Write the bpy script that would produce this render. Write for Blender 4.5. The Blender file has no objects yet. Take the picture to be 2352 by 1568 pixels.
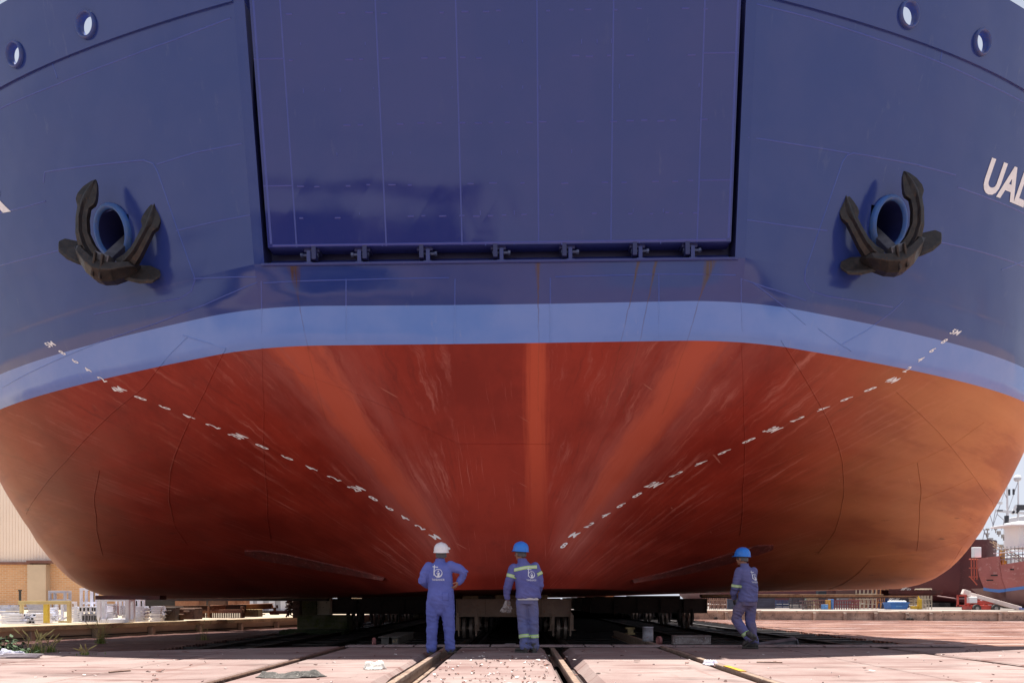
import bpy, bmesh, math, random
import numpy as np
from mathutils import Vector, Matrix, noise as mnoise
from mathutils.bvhtree import BVHTree
random.seed(11)
R = math.radians
S = bpy.context.scene
COL = S.collection

# ------------------------------------------------------------------ camera, light, exposure
FPX, VPX, HY, CZ = 1750.0, 1192.0, 1377.0, 0.87      # measured on a 2352 px wide copy of the photograph
cam_d = bpy.data.cameras.new("camera")
cam = bpy.data.objects.new("camera", cam_d); COL.objects.link(cam)
cam.location = (0, 0, CZ); cam.rotation_euler = (R(90), 0, 0)
cam_d.sensor_width = 36.0; cam_d.lens = 36.0 * FPX / 2352.0
cam_d.shift_x = -(VPX - 1176.0) / 2352.0
cam_d.shift_y = (HY - 784.0) / 2352.0
cam_d.clip_end = 5000
S.camera = cam
SUN = Vector((0.04, 0.045, 1.0)).normalized()         # towards the sun: high summer noon
elev = math.asin(SUN.z); azim = math.atan2(SUN.x, SUN.y)
W = bpy.data.worlds.new("World"); S.world = W; W.use_nodes = True
wn = W.node_tree.nodes; wl = W.node_tree.links
sky = wn.new("ShaderNodeTexSky"); sky.sky_type = 'NISHITA'; sky.sun_disc = False
sky.sun_elevation = elev; sky.sun_rotation = azim; sky.dust_density = 2.0; sky.air_density = 1.0
# summer haze: the sky whitens towards the horizon
hz_g = wn.new("ShaderNodeTexCoord"); hz_s = wn.new("ShaderNodeSeparateXYZ"); wl.new(hz_g.outputs['Generated'], hz_s.inputs[0])
hz_r = wn.new("ShaderNodeMapRange"); hz_r.interpolation_type = 'SMOOTHSTEP'; wl.new(hz_s.outputs[2], hz_r.inputs[0])
for i_, v_ in zip((1, 2, 3, 4), (0.30, 0.92, 0.92, 0.0)): hz_r.inputs[i_].default_value = v_
hz_m = wn.new("ShaderNodeMix"); hz_m.data_type = 'RGBA'; wl.new(hz_r.outputs[0], hz_m.inputs[0]); wl.new(sky.outputs[0], hz_m.inputs[6])
hz_m.inputs[7].default_value = (6.3, 6.6, 7.5, 1)
wl.new(hz_m.outputs[2], wn["Background"].inputs[0]); wn["Background"].inputs[1].default_value = 0.05
sl = bpy.data.lights.new("sun", 'SUN'); sl.energy = 5.0; sl.angle = R(0.5); sl.color = (1.0, 0.95, 0.87)
so = bpy.data.objects.new("sun", sl); COL.objects.link(so)
so.rotation_euler = SUN.to_track_quat('Z', 'Y').to_euler()
S.view_settings.view_transform = 'Standard'; S.view_settings.look = 'None'
S.view_settings.gamma = 1.0; S.view_settings.use_curve_mapping = False
S.view_settings.exposure = 1.3
S.render.engine = 'CYCLES'
try:
    S.cycles.use_denoising = True; S.cycles.max_bounces = 8; S.cycles.diffuse_bounces = 5
    S.cycles.sample_clamp_indirect = 8
except Exception: pass

# ------------------------------------------------------------------ helpers
def at(X, Y, d):
    "world point seen at (X, Y) of the measured picture, d metres in front of the camera"
    return Vector(((X - VPX) / FPX * d, d, CZ - (Y - HY) / FPX * d))
def gx(X, d): return (X - VPX) / FPX * d
def gz(Y, d): return CZ - (Y - HY) / FPX * d

class MB:
    def __init__(s): s.v = []; s.f = []; s.m = []
    def add(s, vs, fs, mi=0):
        o = len(s.v); s.v += [tuple(p) for p in vs]
        s.f += [tuple(i + o for i in f) for f in fs]; s.m += [mi] * len(fs)
    def box(s, c, sz, rot=None, mi=0):
        x, y, z = [q / 2 for q in sz]
        vs = [Vector(p) for p in ((-x,-y,-z),(x,-y,-z),(x,y,-z),(-x,y,-z),(-x,-y,z),(x,-y,z),(x,y,z),(-x,y,z))]
        if rot is not None:
            M = rot if isinstance(rot, Matrix) else Matrix.Rotation(rot, 3, 'Z')
            vs = [M @ p for p in vs]
        c = Vector(c)
        s.add([p + c for p in vs], [(0,3,2,1),(4,5,6,7),(0,1,5,4),(1,2,6,5),(2,3,7,6),(3,0,4,7)], mi)
    def bar(s, a, b, w, h=None, mi=0, up=(0,0,1)):
        "rectangular bar from a to b"
        a, b = Vector(a), Vector(b); h = h or w
        t = (b - a).normalized(); u = Vector(up)
        if abs(t.dot(u)) > .95: u = Vector((1, 0, 0))
        r = t.cross(u).normalized() * w / 2; q = r.cross(t).normalized() * h / 2
        vs = [a-r-q, a+r-q, a+r+q, a-r+q, b-r-q, b+r-q, b+r+q, b-r+q]
        s.add(vs, [(0,3,2,1),(4,5,6,7),(0,1,5,4),(1,2,6,5),(2,3,7,6),(3,0,4,7)], mi)
    def tube(s, pts, rad, n=10, mi=0, cap=True):
        pts = [Vector(p) for p in pts]; k = len(pts)
        rad = [rad] * k if not hasattr(rad, '__len__') else rad
        rings = []; ref = None
        for i in range(k):
            t = (pts[min(i+1, k-1)] - pts[max(i-1, 0)]).normalized()
            if ref is None:
                ref = Vector((0,0,1)) if abs(t.z) < .9 else Vector((1,0,0))
            a = (ref - t * ref.dot(t)).normalized(); b = t.cross(a); ref = a
            rings.append([pts[i] + (a * math.cos(q) + b * math.sin(q)) * rad[i] for q in [2*math.pi*j/n for j in range(n)]])
        s.rings(rings, mi, cap)
    def rings(s, rings, mi=0, cap=True, close=True):
        n = len(rings[0]); vs = [p for r in rings for p in r]; fs = []
        m = n if close else n - 1
        for i in range(len(rings) - 1):
            for j in range(m):
                k = (j + 1) % n
                fs.append((i*n+j, i*n+k, (i+1)*n+k, (i+1)*n+j))
        if cap:
            fs.append(tuple(range(n))[::-1]); fs.append(tuple((len(rings)-1)*n + j for j in range(n)))
        s.add(vs, fs, mi)
    def capsule(s, path, n=14, mi=0):
        "rounded, tapering limb: path is a list of (x, y, z, r)"
        P = [Vector(p[:3]) for p in path]; r = [p[3] for p in path]
        t0 = (P[0] - P[1]).normalized(); t1 = (P[-1] - P[-2]).normalized()
        pts = []; rr = []
        for a in (80, 55, 28): pts.append(P[0] + t0 * r[0] * math.sin(R(a))); rr.append(r[0] * math.cos(R(a)))
        pts += P; rr += r
        for a in (28, 55, 80): pts.append(P[-1] + t1 * r[-1] * math.sin(R(a))); rr.append(r[-1] * math.cos(R(a)))
        s.tube(pts, rr, n, mi)
    def ell(s, c, r, n=16, m=10, rot=None, mi=0):
        c = Vector(c); vs = []; fs = []
        for i in range(1, m):
            th = math.pi * i / m
            for j in range(n):
                ph = 2 * math.pi * j / n
                vs.append(Vector((r[0]*math.sin(th)*math.cos(ph), r[1]*math.sin(th)*math.sin(ph), r[2]*math.cos(th))))
        top = len(vs); vs += [Vector((0,0,r[2])), Vector((0,0,-r[2]))]
        for i in range(m-2):
            for j in range(n):
                k = (j+1) % n; fs.append((i*n+j, (i+1)*n+j, (i+1)*n+k, i*n+k))
        for j in range(n):
            k = (j+1) % n; fs.append((top, j, k)); fs.append((top+1, (m-2)*n+k, (m-2)*n+j))
        if rot is not None: vs = [rot @ p for p in vs]
        s.add([p + c for p in vs], fs, mi)
    def prism(s, poly, a, b, mi=0):
        "poly: list of 3-D points (flat outline), swept by vector b-a"
        a, b = Vector(a), Vector(b); n = len(poly)
        vs = [Vector(p) + a for p in poly] + [Vector(p) + b for p in poly]
        fs = [tuple(range(n))[::-1], tuple(range(n, 2*n))] + [(i, (i+1) % n, n+(i+1) % n, n+i) for i in range(n)]
        s.add(vs, fs, mi)
    def grid(s, P, mi=0, keep=None):
        "P: rows of points"
        n = len(P[0]); vs = [p for r in P for p in r]; fs = []
        for i in range(len(P)-1):
            for j in range(n-1):
                if keep is None or keep(i, j): fs.append((i*n+j, i*n+j+1, (i+1)*n+j+1, (i+1)*n+j))
        s.add(vs, fs, mi)
    def build(s, name, mats, parent=None, smooth=False, bevel=0, loc=None, fix=True, auto=None):
        me = bpy.data.meshes.new(name); me.from_pydata(s.v, [], s.f)
        mats = mats if isinstance(mats, (list, tuple)) else [mats]
        for m in mats: me.materials.append(m)
        if len(mats) > 1: me.polygons.foreach_set('material_index', s.m)
        if fix:
            bm = bmesh.new(); bm.from_mesh(me); bmesh.ops.recalc_face_normals(bm, faces=bm.faces); bm.to_mesh(me); bm.free()
        me.update()
        o = bpy.data.objects.new(name, me); COL.objects.link(o)
        if parent: o.parent = parent
        if loc is not None: o.location = loc
        if smooth:
            me.polygons.foreach_set('use_smooth', [True] * len(me.polygons))
            if auto: me.set_sharp_from_angle(angle=R(auto))
        if bevel:
            b = o.modifiers.new('bevel', 'BEVEL'); b.width = bevel; b.segments = 2; b.limit_method = 'ANGLE'; b.angle_limit = R(40)
        return o

def tag(o, label=None, cat=None, group=None, kind=None):
    if label: o['label'] = label
    if cat: o['category'] = cat
    if group: o['group'] = group
    if kind: o['kind'] = kind
    return o
def empty(name, loc=(0,0,0), rot=(0,0,0)):
    o = bpy.data.objects.new(name, None); COL.objects.link(o); o.location = loc; o.rotation_euler = rot
    o.empty_display_size = .2
    return o
def kids(o): return [c for c in bpy.data.objects if c.parent == o]
def copy_tree(o, parent=None):
    c = o.copy(); COL.objects.link(c)
    if parent: c.parent = parent
    for k in kids(o): copy_tree(k, c)
    return c

# ------------------------------------------------------------------ material building
class X:
    "a node socket with arithmetic"
    def __init__(s, t, sock): s.t = t; s.k = sock
    def _m(s, op, *a, clamp=False):
        n = s.t.nodes.new('ShaderNodeMath'); n.operation = op; n.use_clamp = clamp
        for i, q in enumerate((s,) + a):
            if isinstance(q, X): s.t.links.new(q.k, n.inputs[i])
            else: n.inputs[i].default_value = q
        return X(s.t, n.outputs[0])
    def __add__(s, o): return s._m('ADD', o)
    __radd__ = __add__
    def __sub__(s, o): return s._m('SUBTRACT', o)
    def __mul__(s, o): return s._m('MULTIPLY', o)
    __rmul__ = __mul__
    def __truediv__(s, o): return s._m('DIVIDE', o)
    def abs(s): return s._m('ABSOLUTE')
    def gt(s, o): return s._m('GREATER_THAN', o)
    def lt(s, o): return s._m('LESS_THAN', o)
    def clamp(s): return s._m('ADD', 0.0, clamp=True)
    def ss(s, a, b):
        "smooth 0..1 between a and b (b < a falls)"
        n = s.t.nodes.new('ShaderNodeMapRange'); n.interpolation_type = 'SMOOTHSTEP'
        s.t.links.new(s.k, n.inputs[0])
        lo, hi, u, v = (a, b, 0, 1) if a < b else (b, a, 1, 0)
        for i, q in zip((1,2,3,4), (lo, hi, u, v)): n.inputs[i].default_value = q
        return X(s.t, n.outputs[0])

class Mat:
    def __init__(s, name, rough=.6, metal=0.0, spec=.5):
        s.m = bpy.data.materials.new(name); s.m.use_nodes = True
        s.t = s.m.node_tree; s.b = s.t.nodes['Principled BSDF']
        s.b.inputs['Roughness'].default_value = rough; s.b.inputs['Metallic'].default_value = metal
        s.b.inputs['Specular IOR Level'].default_value = spec
        s.tc = s.t.nodes.new('ShaderNodeTexCoord')
    def xyz(s, which='Object'):
        n = s.t.nodes.new('ShaderNodeSeparateXYZ'); s.t.links.new(s.tc.outputs[which], n.inputs[0])
        return [X(s.t, n.outputs[i]) for i in range(3)]
    def vec(s, x, y, z):
        n = s.t.nodes.new('ShaderNodeCombineXYZ')
        for i, q in enumerate((x, y, z)):
            if isinstance(q, X): s.t.links.new(q.k, n.inputs[i])
            else: n.inputs[i].default_value = q
        return n.outputs[0]
    def scaled(s, sc, which='Object'):
        n = s.t.nodes.new('ShaderNodeMapping'); s.t.links.new(s.tc.outputs[which], n.inputs[0])
        n.inputs['Scale'].default_value = sc; return n.outputs[0]
    def noise(s, scale, detail=4, rough=.55, vec=None, dist=0.0):
        n = s.t.nodes.new('ShaderNodeTexNoise'); n.inputs['Scale'].default_value = scale
        n.inputs['Detail'].default_value = detail; n.inputs['Roughness'].default_value = rough
        n.inputs['Distortion'].default_value = dist
        s.t.links.new(vec if vec is not None else s.tc.outputs['Object'], n.inputs['Vector'])
        return X(s.t, n.outputs[0])
    def vor(s, scale, vec=None, feat='F1'):
        n = s.t.nodes.new('ShaderNodeTexVoronoi'); n.feature = feat; n.inputs['Scale'].default_value = scale
        s.t.links.new(vec if vec is not None else s.tc.outputs['Object'], n.inputs['Vector'])
        return X(s.t, n.outputs[0])
    def mix(s, f, a, b):
        n = s.t.nodes.new('ShaderNodeMix'); n.data_type = 'RGBA'
        ins = [n.inputs[0], n.inputs[6], n.inputs[7]]
        for sock, q in zip(ins, (f, a, b)):
            if isinstance(q, X): s.t.links.new(q.k, sock)
            elif hasattr(q, 'links'): s.t.links.new(q, sock)
            elif isinstance(q, (int, float)): sock.default_value = q
            else: sock.default_value = (*q, 1)
        return n.outputs[2]
    def color(s, c):
        if hasattr(c, 'links'): s.t.links.new(c, s.b.inputs['Base Color'])
        else: s.b.inputs['Base Color'].default_value = (*c, 1)
    def rough(s, x): s.t.links.new(x.k, s.b.inputs['Roughness'])
    def bump(s, h, strength=.3, dist=.02):
        n = s.t.nodes.new('ShaderNodeBump'); n.inputs['Strength'].default_value = strength
        n.inputs['Distance'].default_value = dist; s.t.links.new(h.k, n.inputs['Height'])
        s.t.links.new(n.outputs[0], s.b.inputs['Normal'])
_mc = {}
def worn(name, c1, c2=None, rough=.7, scale=3.0, metal=0.0, bump=.25, bscale=30, c3=None, spec=.4):
    "a surface of two mixed tones, with specks of a third and a fine bump"
    if name in _mc: return _mc[name]
    m = Mat(name, rough, metal, spec)
    c2 = c2 or tuple(q * .6 for q in c1)
    n = m.noise(scale, 6, .62)
    c = m.mix(n.ss(.35, .68), c1, c2)
    if c3: c = m.mix(m.noise(scale * 4.3, 5, .7).ss(.56, .66), c, c3)
    m.color(c)
    if bump: m.bump(m.noise(bscale, 5, .6), bump, .01)
    _mc[name] = m.m
    return m.m
# ------------------------------------------------------------------ the ship's form
SHIP = Vector((-0.25, 0.0, 1.07)); LIST = R(0.75)
def tab(z, zs, vs): return float(np.interp(z, zs, vs))
def plan(z, n=130):
    "right-hand waterline at height z over the keel: arrays of x and d"
    ds = tab(z, [0, .25, 1, 2, 3, 4.2, 5.45, 9.2, 12], [14.25, 14.12, 14.0, 13.72, 13.4, 13.08, 12.72, 11.93, 11.4])
    m1 = tab(z, [0, 1, 2, 3, 3.8, 4.3, 5, 5.4], [.52, .48, .38, .2, .05, -.022, -.018, 0])
    m2 = tab(z, [0, 4, 9, 12], [.52, .45, .30, .28])
    B = tab(z, HB_Z, HB_X)
    ex = tab(z, [0, 1, 4, 9], [2.6, 2.6, 3.2, 5])
    xa = np.concatenate([np.linspace(0, ST, 8), np.linspace(ST, KN, 42)[1:]])
    da = ds + np.maximum(xa - ST, 0) * m1
    dk = da[-1]; corner = dk + m2 * (B - KN); t = np.linspace(0, 1, n) ** .93
    xb = (1-t)**2 * KN + 2*t*(1-t) * B + t*t * B
    db = (1-t)**2 * dk + 2*t*(1-t) * corner + t*t * (corner + ex)
    xs = np.concatenate([xa, xb[1:]]); dd = np.concatenate([da, db[1:]])
    E = tab(z, [0, .06, .15, .3, .5, .8, 1.2, 1.7, 2.2, 2.8, 3.3], [6.6, 5.9, 5.1, 4.3, 3.5, 2.6, 1.75, .95, .42, .1, 0])   # low strakes run aft: a flat, rising bottom
    if E:
        f = np.clip((xs - ST) / 4.2, 0, 1); dd = dd + E * f * f * (3 - 2*f) * (1 - .62 * np.clip((xs - 7.5) / 5.5, 0, 1))
    if z < 5.4:                                        # the bow rounds off here instead of folding
        sm = sum(np.interp(np.abs(xs + o), xs, dd) for o in np.linspace(-1.0, 1.0, 11)) / 11
        k = np.clip((xs - 2.0) / 1.2, 0, 1) * np.clip((7.0 - xs) / 1.5, 0, 1) * min(1, (5.4 - z) / .5)
        dd = dd * (1 - k) + sm * k
    return xs, dd
ST, KN = 0.83, 4.1
HB_Z = [0, .12, .3, .6, 1.0, 1.6, 2.3, 3.2, 4.2, 7, 10.4, 12]
HB_X = [12.9, 13.3, 13.6, 13.85, 14.0, 14.05, 14.0, 13.92, 13.85, 13.85, 13.85, 13.85]
NST, NKN = 8, 49
def hull_d(x, z):
    xs, ds = plan(z); x = abs(x)
    if x >= xs[-1]: return 1e3
    return float(np.interp(x, xs, ds))
def to_world(x, d, z):
    c, s = math.cos(LIST), math.sin(LIST)
    return Vector((SHIP.x + x*c - z*s, d, SHIP.z + x*s + z*c))
def to_local(p):
    c, s = math.cos(LIST), math.sin(LIST); x = p.x - SHIP.x; z = p.z - SHIP.z
    return Vector((x*c + z*s, p.y, -x*s + z*c))
def px2hull(X, Y):
    "hull point (ship-local x, d, z) under a measured picture position"
    def gap(d):
        q = to_local(at(X, Y, d)); return q.y - hull_d(q.x, max(q.z, 0)), q
    lo, hi = 9.0, 9.0
    while hi < 40:
        hi += .25
        if gap(hi)[0] > 0: break
        lo = hi
    for _ in range(22):
        m = (lo + hi) / 2
        if gap(m)[0] > 0: hi = m
        else: lo = m
    return gap(hi)[1]
def hull_n(x, z):
    "outward unit normal"
    e = .04; sx = 1 if x >= 0 else -1; a = abs(x)
    dx = (hull_d(a+e, z) - hull_d(a-e, z)) / (2*e); dz = (hull_d(a, z+e) - hull_d(a, z-e)) / (2*e)
    return Vector((sx * dx, -1, dz)).normalized()

ZTOP, ZDECK, ZSILL = 10.38, 9.22, 5.45
ZRED, ZBLUE = 4.2, 4.8

# ------------------------------------------------------------------ hull paint
def plating(m, x, y, z, ax):
    "slow dishing of the plates between frames, weld shrinkage, fine orange peel"
    pl = m.noise(1, 2, .5, m.vec(x * .45, y * .45, z * .55))
    fr = m.noise(1, 1, .4, m.vec(x * 1.3 + z * .5, y * .3, z * .18))
    hr = m.noise(1, 1, .4, m.vec(x * .15, y * .15, z * 1.7 + x * .12))
    lines = (m.noise(.5, 2, .5) * .6 + (ax * .9 + z * .62)._m('PINGPONG', 1.0) * .35)      # diagonal frames showing through the flare
    return pl * 1.0 + fr * .40 + hr * .45 + lines * .55 + m.noise(6, 4, .6) * .012
def hull_material(name, seam=False):
    m = Mat(name, .4, 0, .5)
    x, y, z = m.xyz(); ax = x.abs(); side = x.gt(0)
    # red antifouling with wash streaks that run down towards the stem foot
    wv = m.noise(.9, 4, .6); q = ax / (z + .9) + (wv - .5) * .07
    st = m.noise(1, 7, .72, m.vec(q * 24 + (m.noise(3.1, 3, .6) - .5) * 1.2, z * .7, side * 7.0))
    st2 = m.noise(1, 5, .65, m.vec(q * 8, z * .5, side * 3.0))
    patch = m.noise(.8, 5, .65).ss(.38, .62)
    big = m.noise(.55, 6, .65)
    red = m.mix(big.ss(.32, .7), (.30, .032, .017), (.20, .019, .011))
    red = m.mix(m.noise(2.6, 6, .7).ss(.55, .72) * .35, red, (.13, .015, .011))
    red = m.mix(st.ss(.50, .70) * patch * .9 * ax.ss(.7, .9), red, (.42, .13, .10))
    red = m.mix(st.ss(.47, .30) * .5 * ax.ss(.7, .9), red, (.11, .014, .011))
    halo = (q - .70).abs().ss(.36, .06) * ax.ss(.75, 1.1) * z.ss(.25, .9) * st2.ss(.25, .62)
    red = m.mix(halo * .65, red, (.36, .10, .08))
    core = (q - .69 + (st2 - .5) * .20 + (st - .5) * .16 + (m.noise(4, 3, .6) - .5) * .05).abs().ss(.125, .03) * ax.ss(.8, 1.05) * z.ss(.35, 1.6) * z.ss(1.0, 3.0)._m('MULTIPLY_ADD', .35, .65)
    red = m.mix(core * .78, red, (.47, .088, .045))
    mid = (x - .59 + (m.noise(1.4, 4, .6) - .5) * .14 + (m.noise(1, 5, .7, m.vec(x * 16, 0.0, z * .6)) - .5) * .30).abs().ss(.27, .06) * (x.lt(.83))
    red = m.mix(mid * (z.ss(.3, 3.0)) * .85, red, (.50, .08, .036))
    sc = m.noise(1, 4, .6, m.vec(x * 30 + z * 3 + wv * 5, z * .8, 0.0)).ss(.60, .70) * ax.lt(.83) * z.lt(3.6) * patch
    red = m.mix(sc * .5, red, (.50, .17, .13))
    scr = m.noise(1, 3, .5, m.vec(x * 9 + z * 16, y * 2, z * 1.5)).ss(.69, .73) * m.noise(1.1, 2).ss(.52, .6)
    red = m.mix(scr * .5, red, (.48, .19, .14))
    # sandier bilge strakes with deck bounce light painted in, banded along the plates
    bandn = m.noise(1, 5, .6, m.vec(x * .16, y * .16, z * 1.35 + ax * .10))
    sandy_bounce = (ax.ss(4.2, 11.5) * side + ax.ss(8.0, 13.6) * (side * -1.0 + 1.0)) * (bandn.ss(.25, .75) * .42 + .58)
    red = m.mix(sandy_bounce * (side * .46 + .46), red, (.62, .265, .105))
    red = m.mix(bandn.ss(.52, .40) * ax.ss(5, 9) * .30, red, (.22, .05, .026))
    scuff = m.noise(1, 6, .72, m.vec(x * .9, y * .4, z * 8)).ss(.60, .68) * ax.ss(5, 8) * z.lt(2.6) * m.noise(.9, 3).ss(.45, .6)
    red = m.mix(scuff * .7, red, (.06, .028, .018))
    # light boot-topping and deep navy topsides
    pb = m.noise(.9, 4, .6); sq = m.noise(1.9, 7, .72)
    run = m.noise(1, 5, .7, m.vec(x * 7, y * 7, z * .35)).ss(.58, .70) * m.noise(.7, 3).ss(.5, .65)
    blue = m.mix(pb.ss(.3, .7), (.105, .215, .56), (.14, .245, .58))
    blue = m.mix(run * .3, blue, (.28, .32, .48)); blue = m.mix(sq.ss(.66, .74) * .35, blue, (.06, .12, .30))
    k = 1.7 if seam else 1.0
    nv = m.mix(pb.ss(.35, .65), (.018*k, .038*k, .185*k), (.026*k, .044*k, .19*k))
    nv = m.mix(sq.ss(.62, .74) * .35, nv, (.05*k, .07*k, .19*k)); nv = m.mix(run * .35, nv, (.09*k, .11*k, .22*k))
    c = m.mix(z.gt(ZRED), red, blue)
    c = m.mix(z.gt(ZBLUE), c, nv)
    # rust runs from the sill drains
    wob = (m.noise(2.2, 4, .65) - .5) * .16; rn = m.noise(1, 5, .7, m.vec(x * 22, 0.0, z * 1.5))
    for x0, w, lean in ((-3.45, .12, .10), (.635, .035, .0), (3.54, .11, -.28), (2.33, .025, -.22), (2.62, .022, -.2)):
        xc = (x - x0 - wob * .5) + (z - ZSILL) * lean
        top = z.ss(4.85, 5.45) * w + .013
        f = (xc.abs() / top).ss(1.1, .25) * rn.ss(.30, .55) * z.ss(4.15, 5.3)._m('MULTIPLY_ADD', .75, .25) * z.lt(5.46) * z.gt(3.1)
        c = m.mix(f * .9, c, (.075, .034, .012))
    m.color(c)
    r = m.noise(2.3, 6, .68); up = z.gt(ZRED)
    m.rough(up * (r * .16 + sq.ss(.55, .75) * .12 - .44) + .50)
    m.t.links.new((up * .38 + .17).k, m.b.inputs['Specular IOR Level'])
    m.bump(plating(m, x, y, z, ax), .5, .075)
    return m.m
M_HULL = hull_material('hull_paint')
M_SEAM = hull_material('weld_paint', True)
def navy_mat(name, k=1.0, rough=.16, kb=1.0):
    m = Mat(name, rough, 0, .6); x, y, z = m.xyz()
    n = m.noise(.8, 5, .6); s2 = m.noise(2.4, 7, .72); run = m.noise(1, 5, .7, m.vec(x * 6, y * 6, z * .25)).ss(.58, .70) * m.noise(.6, 3).ss(.48, .65)
    c = m.mix(n.ss(.35, .65), (.020*k*kb, .031*k*kb, .170*k*kb), (.027*k*kb, .035*k*kb, .175*k*kb))
    c = m.mix(s2.ss(.62, .75) * .3, c, (.05*k, .06*k, .18*k)); c = m.mix(run * .35, c, (.08*k, .09*k, .20*k))
    m.color(c); m.rough(m.noise(2.1, 6, .68) * .12 + s2.ss(.55, .75) * .1 + (rough - .10))
    m.bump(plating(m, x, y, z, x.abs()), .45, .06)
    return m.m
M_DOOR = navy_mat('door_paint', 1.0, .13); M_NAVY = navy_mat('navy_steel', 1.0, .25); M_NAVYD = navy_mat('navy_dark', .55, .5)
M_DSEAM = navy_mat('door_weld_paint', 1.0, .2, 1.6)
M_WHITE = worn('white_marking', (.86, .86, .86), (.78, .78, .78), .6, 9, bump=.05)
M_BLACK = worn('dark_void', (.012, .012, .014), (.02, .018, .018), .8, 4)
M_RING = worn('bright_blue_ring', (.03, .11, .38), (.05, .12, .30), .45, 6, c3=(.10, .13, .22))

ship = empty('cargo_ship', (SHIP.x, 0, SHIP.z), (0, -LIST, 0))
tag(ship, 'huge blunt bow of a cargo ship, red below and navy above, resting on cradles', 'ship')

def sgn(P, s): return [[Vector((p[0]*s, p[1], p[2])) for p in r] for r in P]
def rows(z0, z1, n): return [z0 + (z1 - z0) * i / n for i in range(n + 1)]
HAWSE = [px2hull(262, 533), px2hull(2038, 514)]
FAIR = [px2hull(203, 60), px2hull(40, 128), px2hull(2083, 37), px2hull(2250, 100)]
HR = .34; FR = .17
AFT = [(0, 1), (.02, .985), (.045, .94), (.08, .86), (.12, .77), (.17, .69), (.24, .64), (.36, .61), (1, .58)]
h = MB()
low = [0, .03, .07, .12, .18, .25] + rows(.32, ZSILL, 78)
upr = rows(ZSILL, ZDECK, 58)
PL = {z: plan(z) for z in low + upr}
def patch(zs, a, b): return [[(PL[z][0][j], PL[z][1][j], z) for j in range(a, b)] for z in zs]
def holed(P, centres, r):
    return lambda i, j: all((P[i][j] - c).length > r and (P[i+1][j+1] - c).length > r and (P[i+1][j] - c).length > r and (P[i][j+1] - c).length > r for c in centres)
NT = len(PL[0][0])
P = patch(low, 0, NST)
h.grid([list(reversed([Vector((-p[0], p[1], p[2])) for p in r]))[:-1] + [Vector(p) for p in r] for r in P])
for s in (-1, 1):
    h.grid(sgn(patch(low, NST-1, NKN), s))
    for zs in (low, upr):
        P = sgn(patch(zs, NKN-1, NT), s); h.grid(P, keep=holed(P, HAWSE, HR))
    # unseen middle body, shaped narrower aft to let sun reach the decks
    for zs in (low, upr):
        h.grid([[Vector((s*PL[z][0][-1]*w, PL[z][1][-1] + (86 - PL[z][1][-1]) * k, z)) for k, w in AFT] for z in zs])
    # door frame strip beside the bow door
    h.grid(sgn([[(xx, PL[z][1][0], z) for xx in (3.93, 4.0, KN)] for z in upr], s))
# flat of bottom, deck, transom
xb, db = PL[0]
for j in range(NT - 1):
    h.add([(-xb[j], db[j], 0), (xb[j], db[j], 0), (xb[j+1], db[j+1], 0), (-xb[j+1], db[j+1], 0)], [(0, 1, 2, 3)])
h.grid([[Vector((q*xb[-1]*w, db[-1] + (86 - db[-1])*k, 0)) for q in (-1, 1)] for k, w in AFT])
z = ZDECK; xb, db = plan(z); db = np.maximum(db, db[0] + .40)
for j in range(NT - 1):
    if xb[j+1] > 3.9:
        h.add([(-xb[j+1], db[j+1], z), (xb[j+1], db[j+1], z), (xb[j], db[j], z), (-xb[j], db[j], z)], [(0, 1, 2, 3)])
h.grid([[Vector((q*xb[-1]*w, db[-1] + (86 - db[-1])*k, z)) for q in (-1, 1)] for k, w in AFT])
h.add([(-11, 86, 0), (11, 86, 0), (11, 86, ZDECK), (-11, 86, ZDECK)], [(0, 1, 2, 3)])
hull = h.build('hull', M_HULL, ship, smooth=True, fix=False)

# bulwark: two skins and a cap rail, with the fairlead openings left out
bw = MB(); zs = rows(ZDECK - .02, ZTOP, 46)
for s in (-1, 1):
    for off in (-.035, .10):
        P = []
        for z in zs:
            xs_, ds_ = plan(z, 420); NB = len(xs_); row = []
            for j in range(NKN - 1, NB):
                n = Vector((1, 0, 0)) if j == NB-1 else Vector(((ds_[j+1]-ds_[j]), -(xs_[j+1]-xs_[j]), 0)).normalized()
                row.append(Vector((s*(xs_[j] - n.x*off), ds_[j] - n.y*off, z)))
            row += [Vector((row[-1].x - s*.05*k, row[-1].y + k, z)) for k in (2, 6, 12, 20)]
            P.append(row)
        bw.grid(P, keep=holed(P, FAIR, FR + (.12 if off > 0 else .01)))
        if off < 0: A = P
        else: Bq = P
    bw.grid([A[-1], Bq[-1]]); bw.grid([A[0], Bq[0]]); bw.grid([[A[i][0], Bq[i][0]] for i in range(len(A))])
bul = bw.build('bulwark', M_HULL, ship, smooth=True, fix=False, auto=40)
# cap rail sections over the frame strips beside the door
for s in (-1, 1):
    fs_ = MB()
    for za, zb in zip(rows(ZDECK, ZTOP, 4)[:-1], rows(ZDECK, ZTOP, 4)[1:]):
        fs_.add([(s*3.93, plan(za)[1][0], za), (s*KN, plan(za)[1][0], za), (s*KN, plan(zb)[1][0], zb), (s*3.93, plan(zb)[1][0], zb)], [(0, 1, 2, 3)])
        fs_.add([(s*3.93, plan(za)[1][0], za), (s*3.93, plan(za)[1][0]+.8, za), (s*3.93, plan(zb)[1][0]+.8, zb), (s*3.93, plan(zb)[1][0], zb)], [(0, 1, 2, 3)])
    fs_.build('door_frame', M_NAVY, ship, fix=False)

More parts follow.
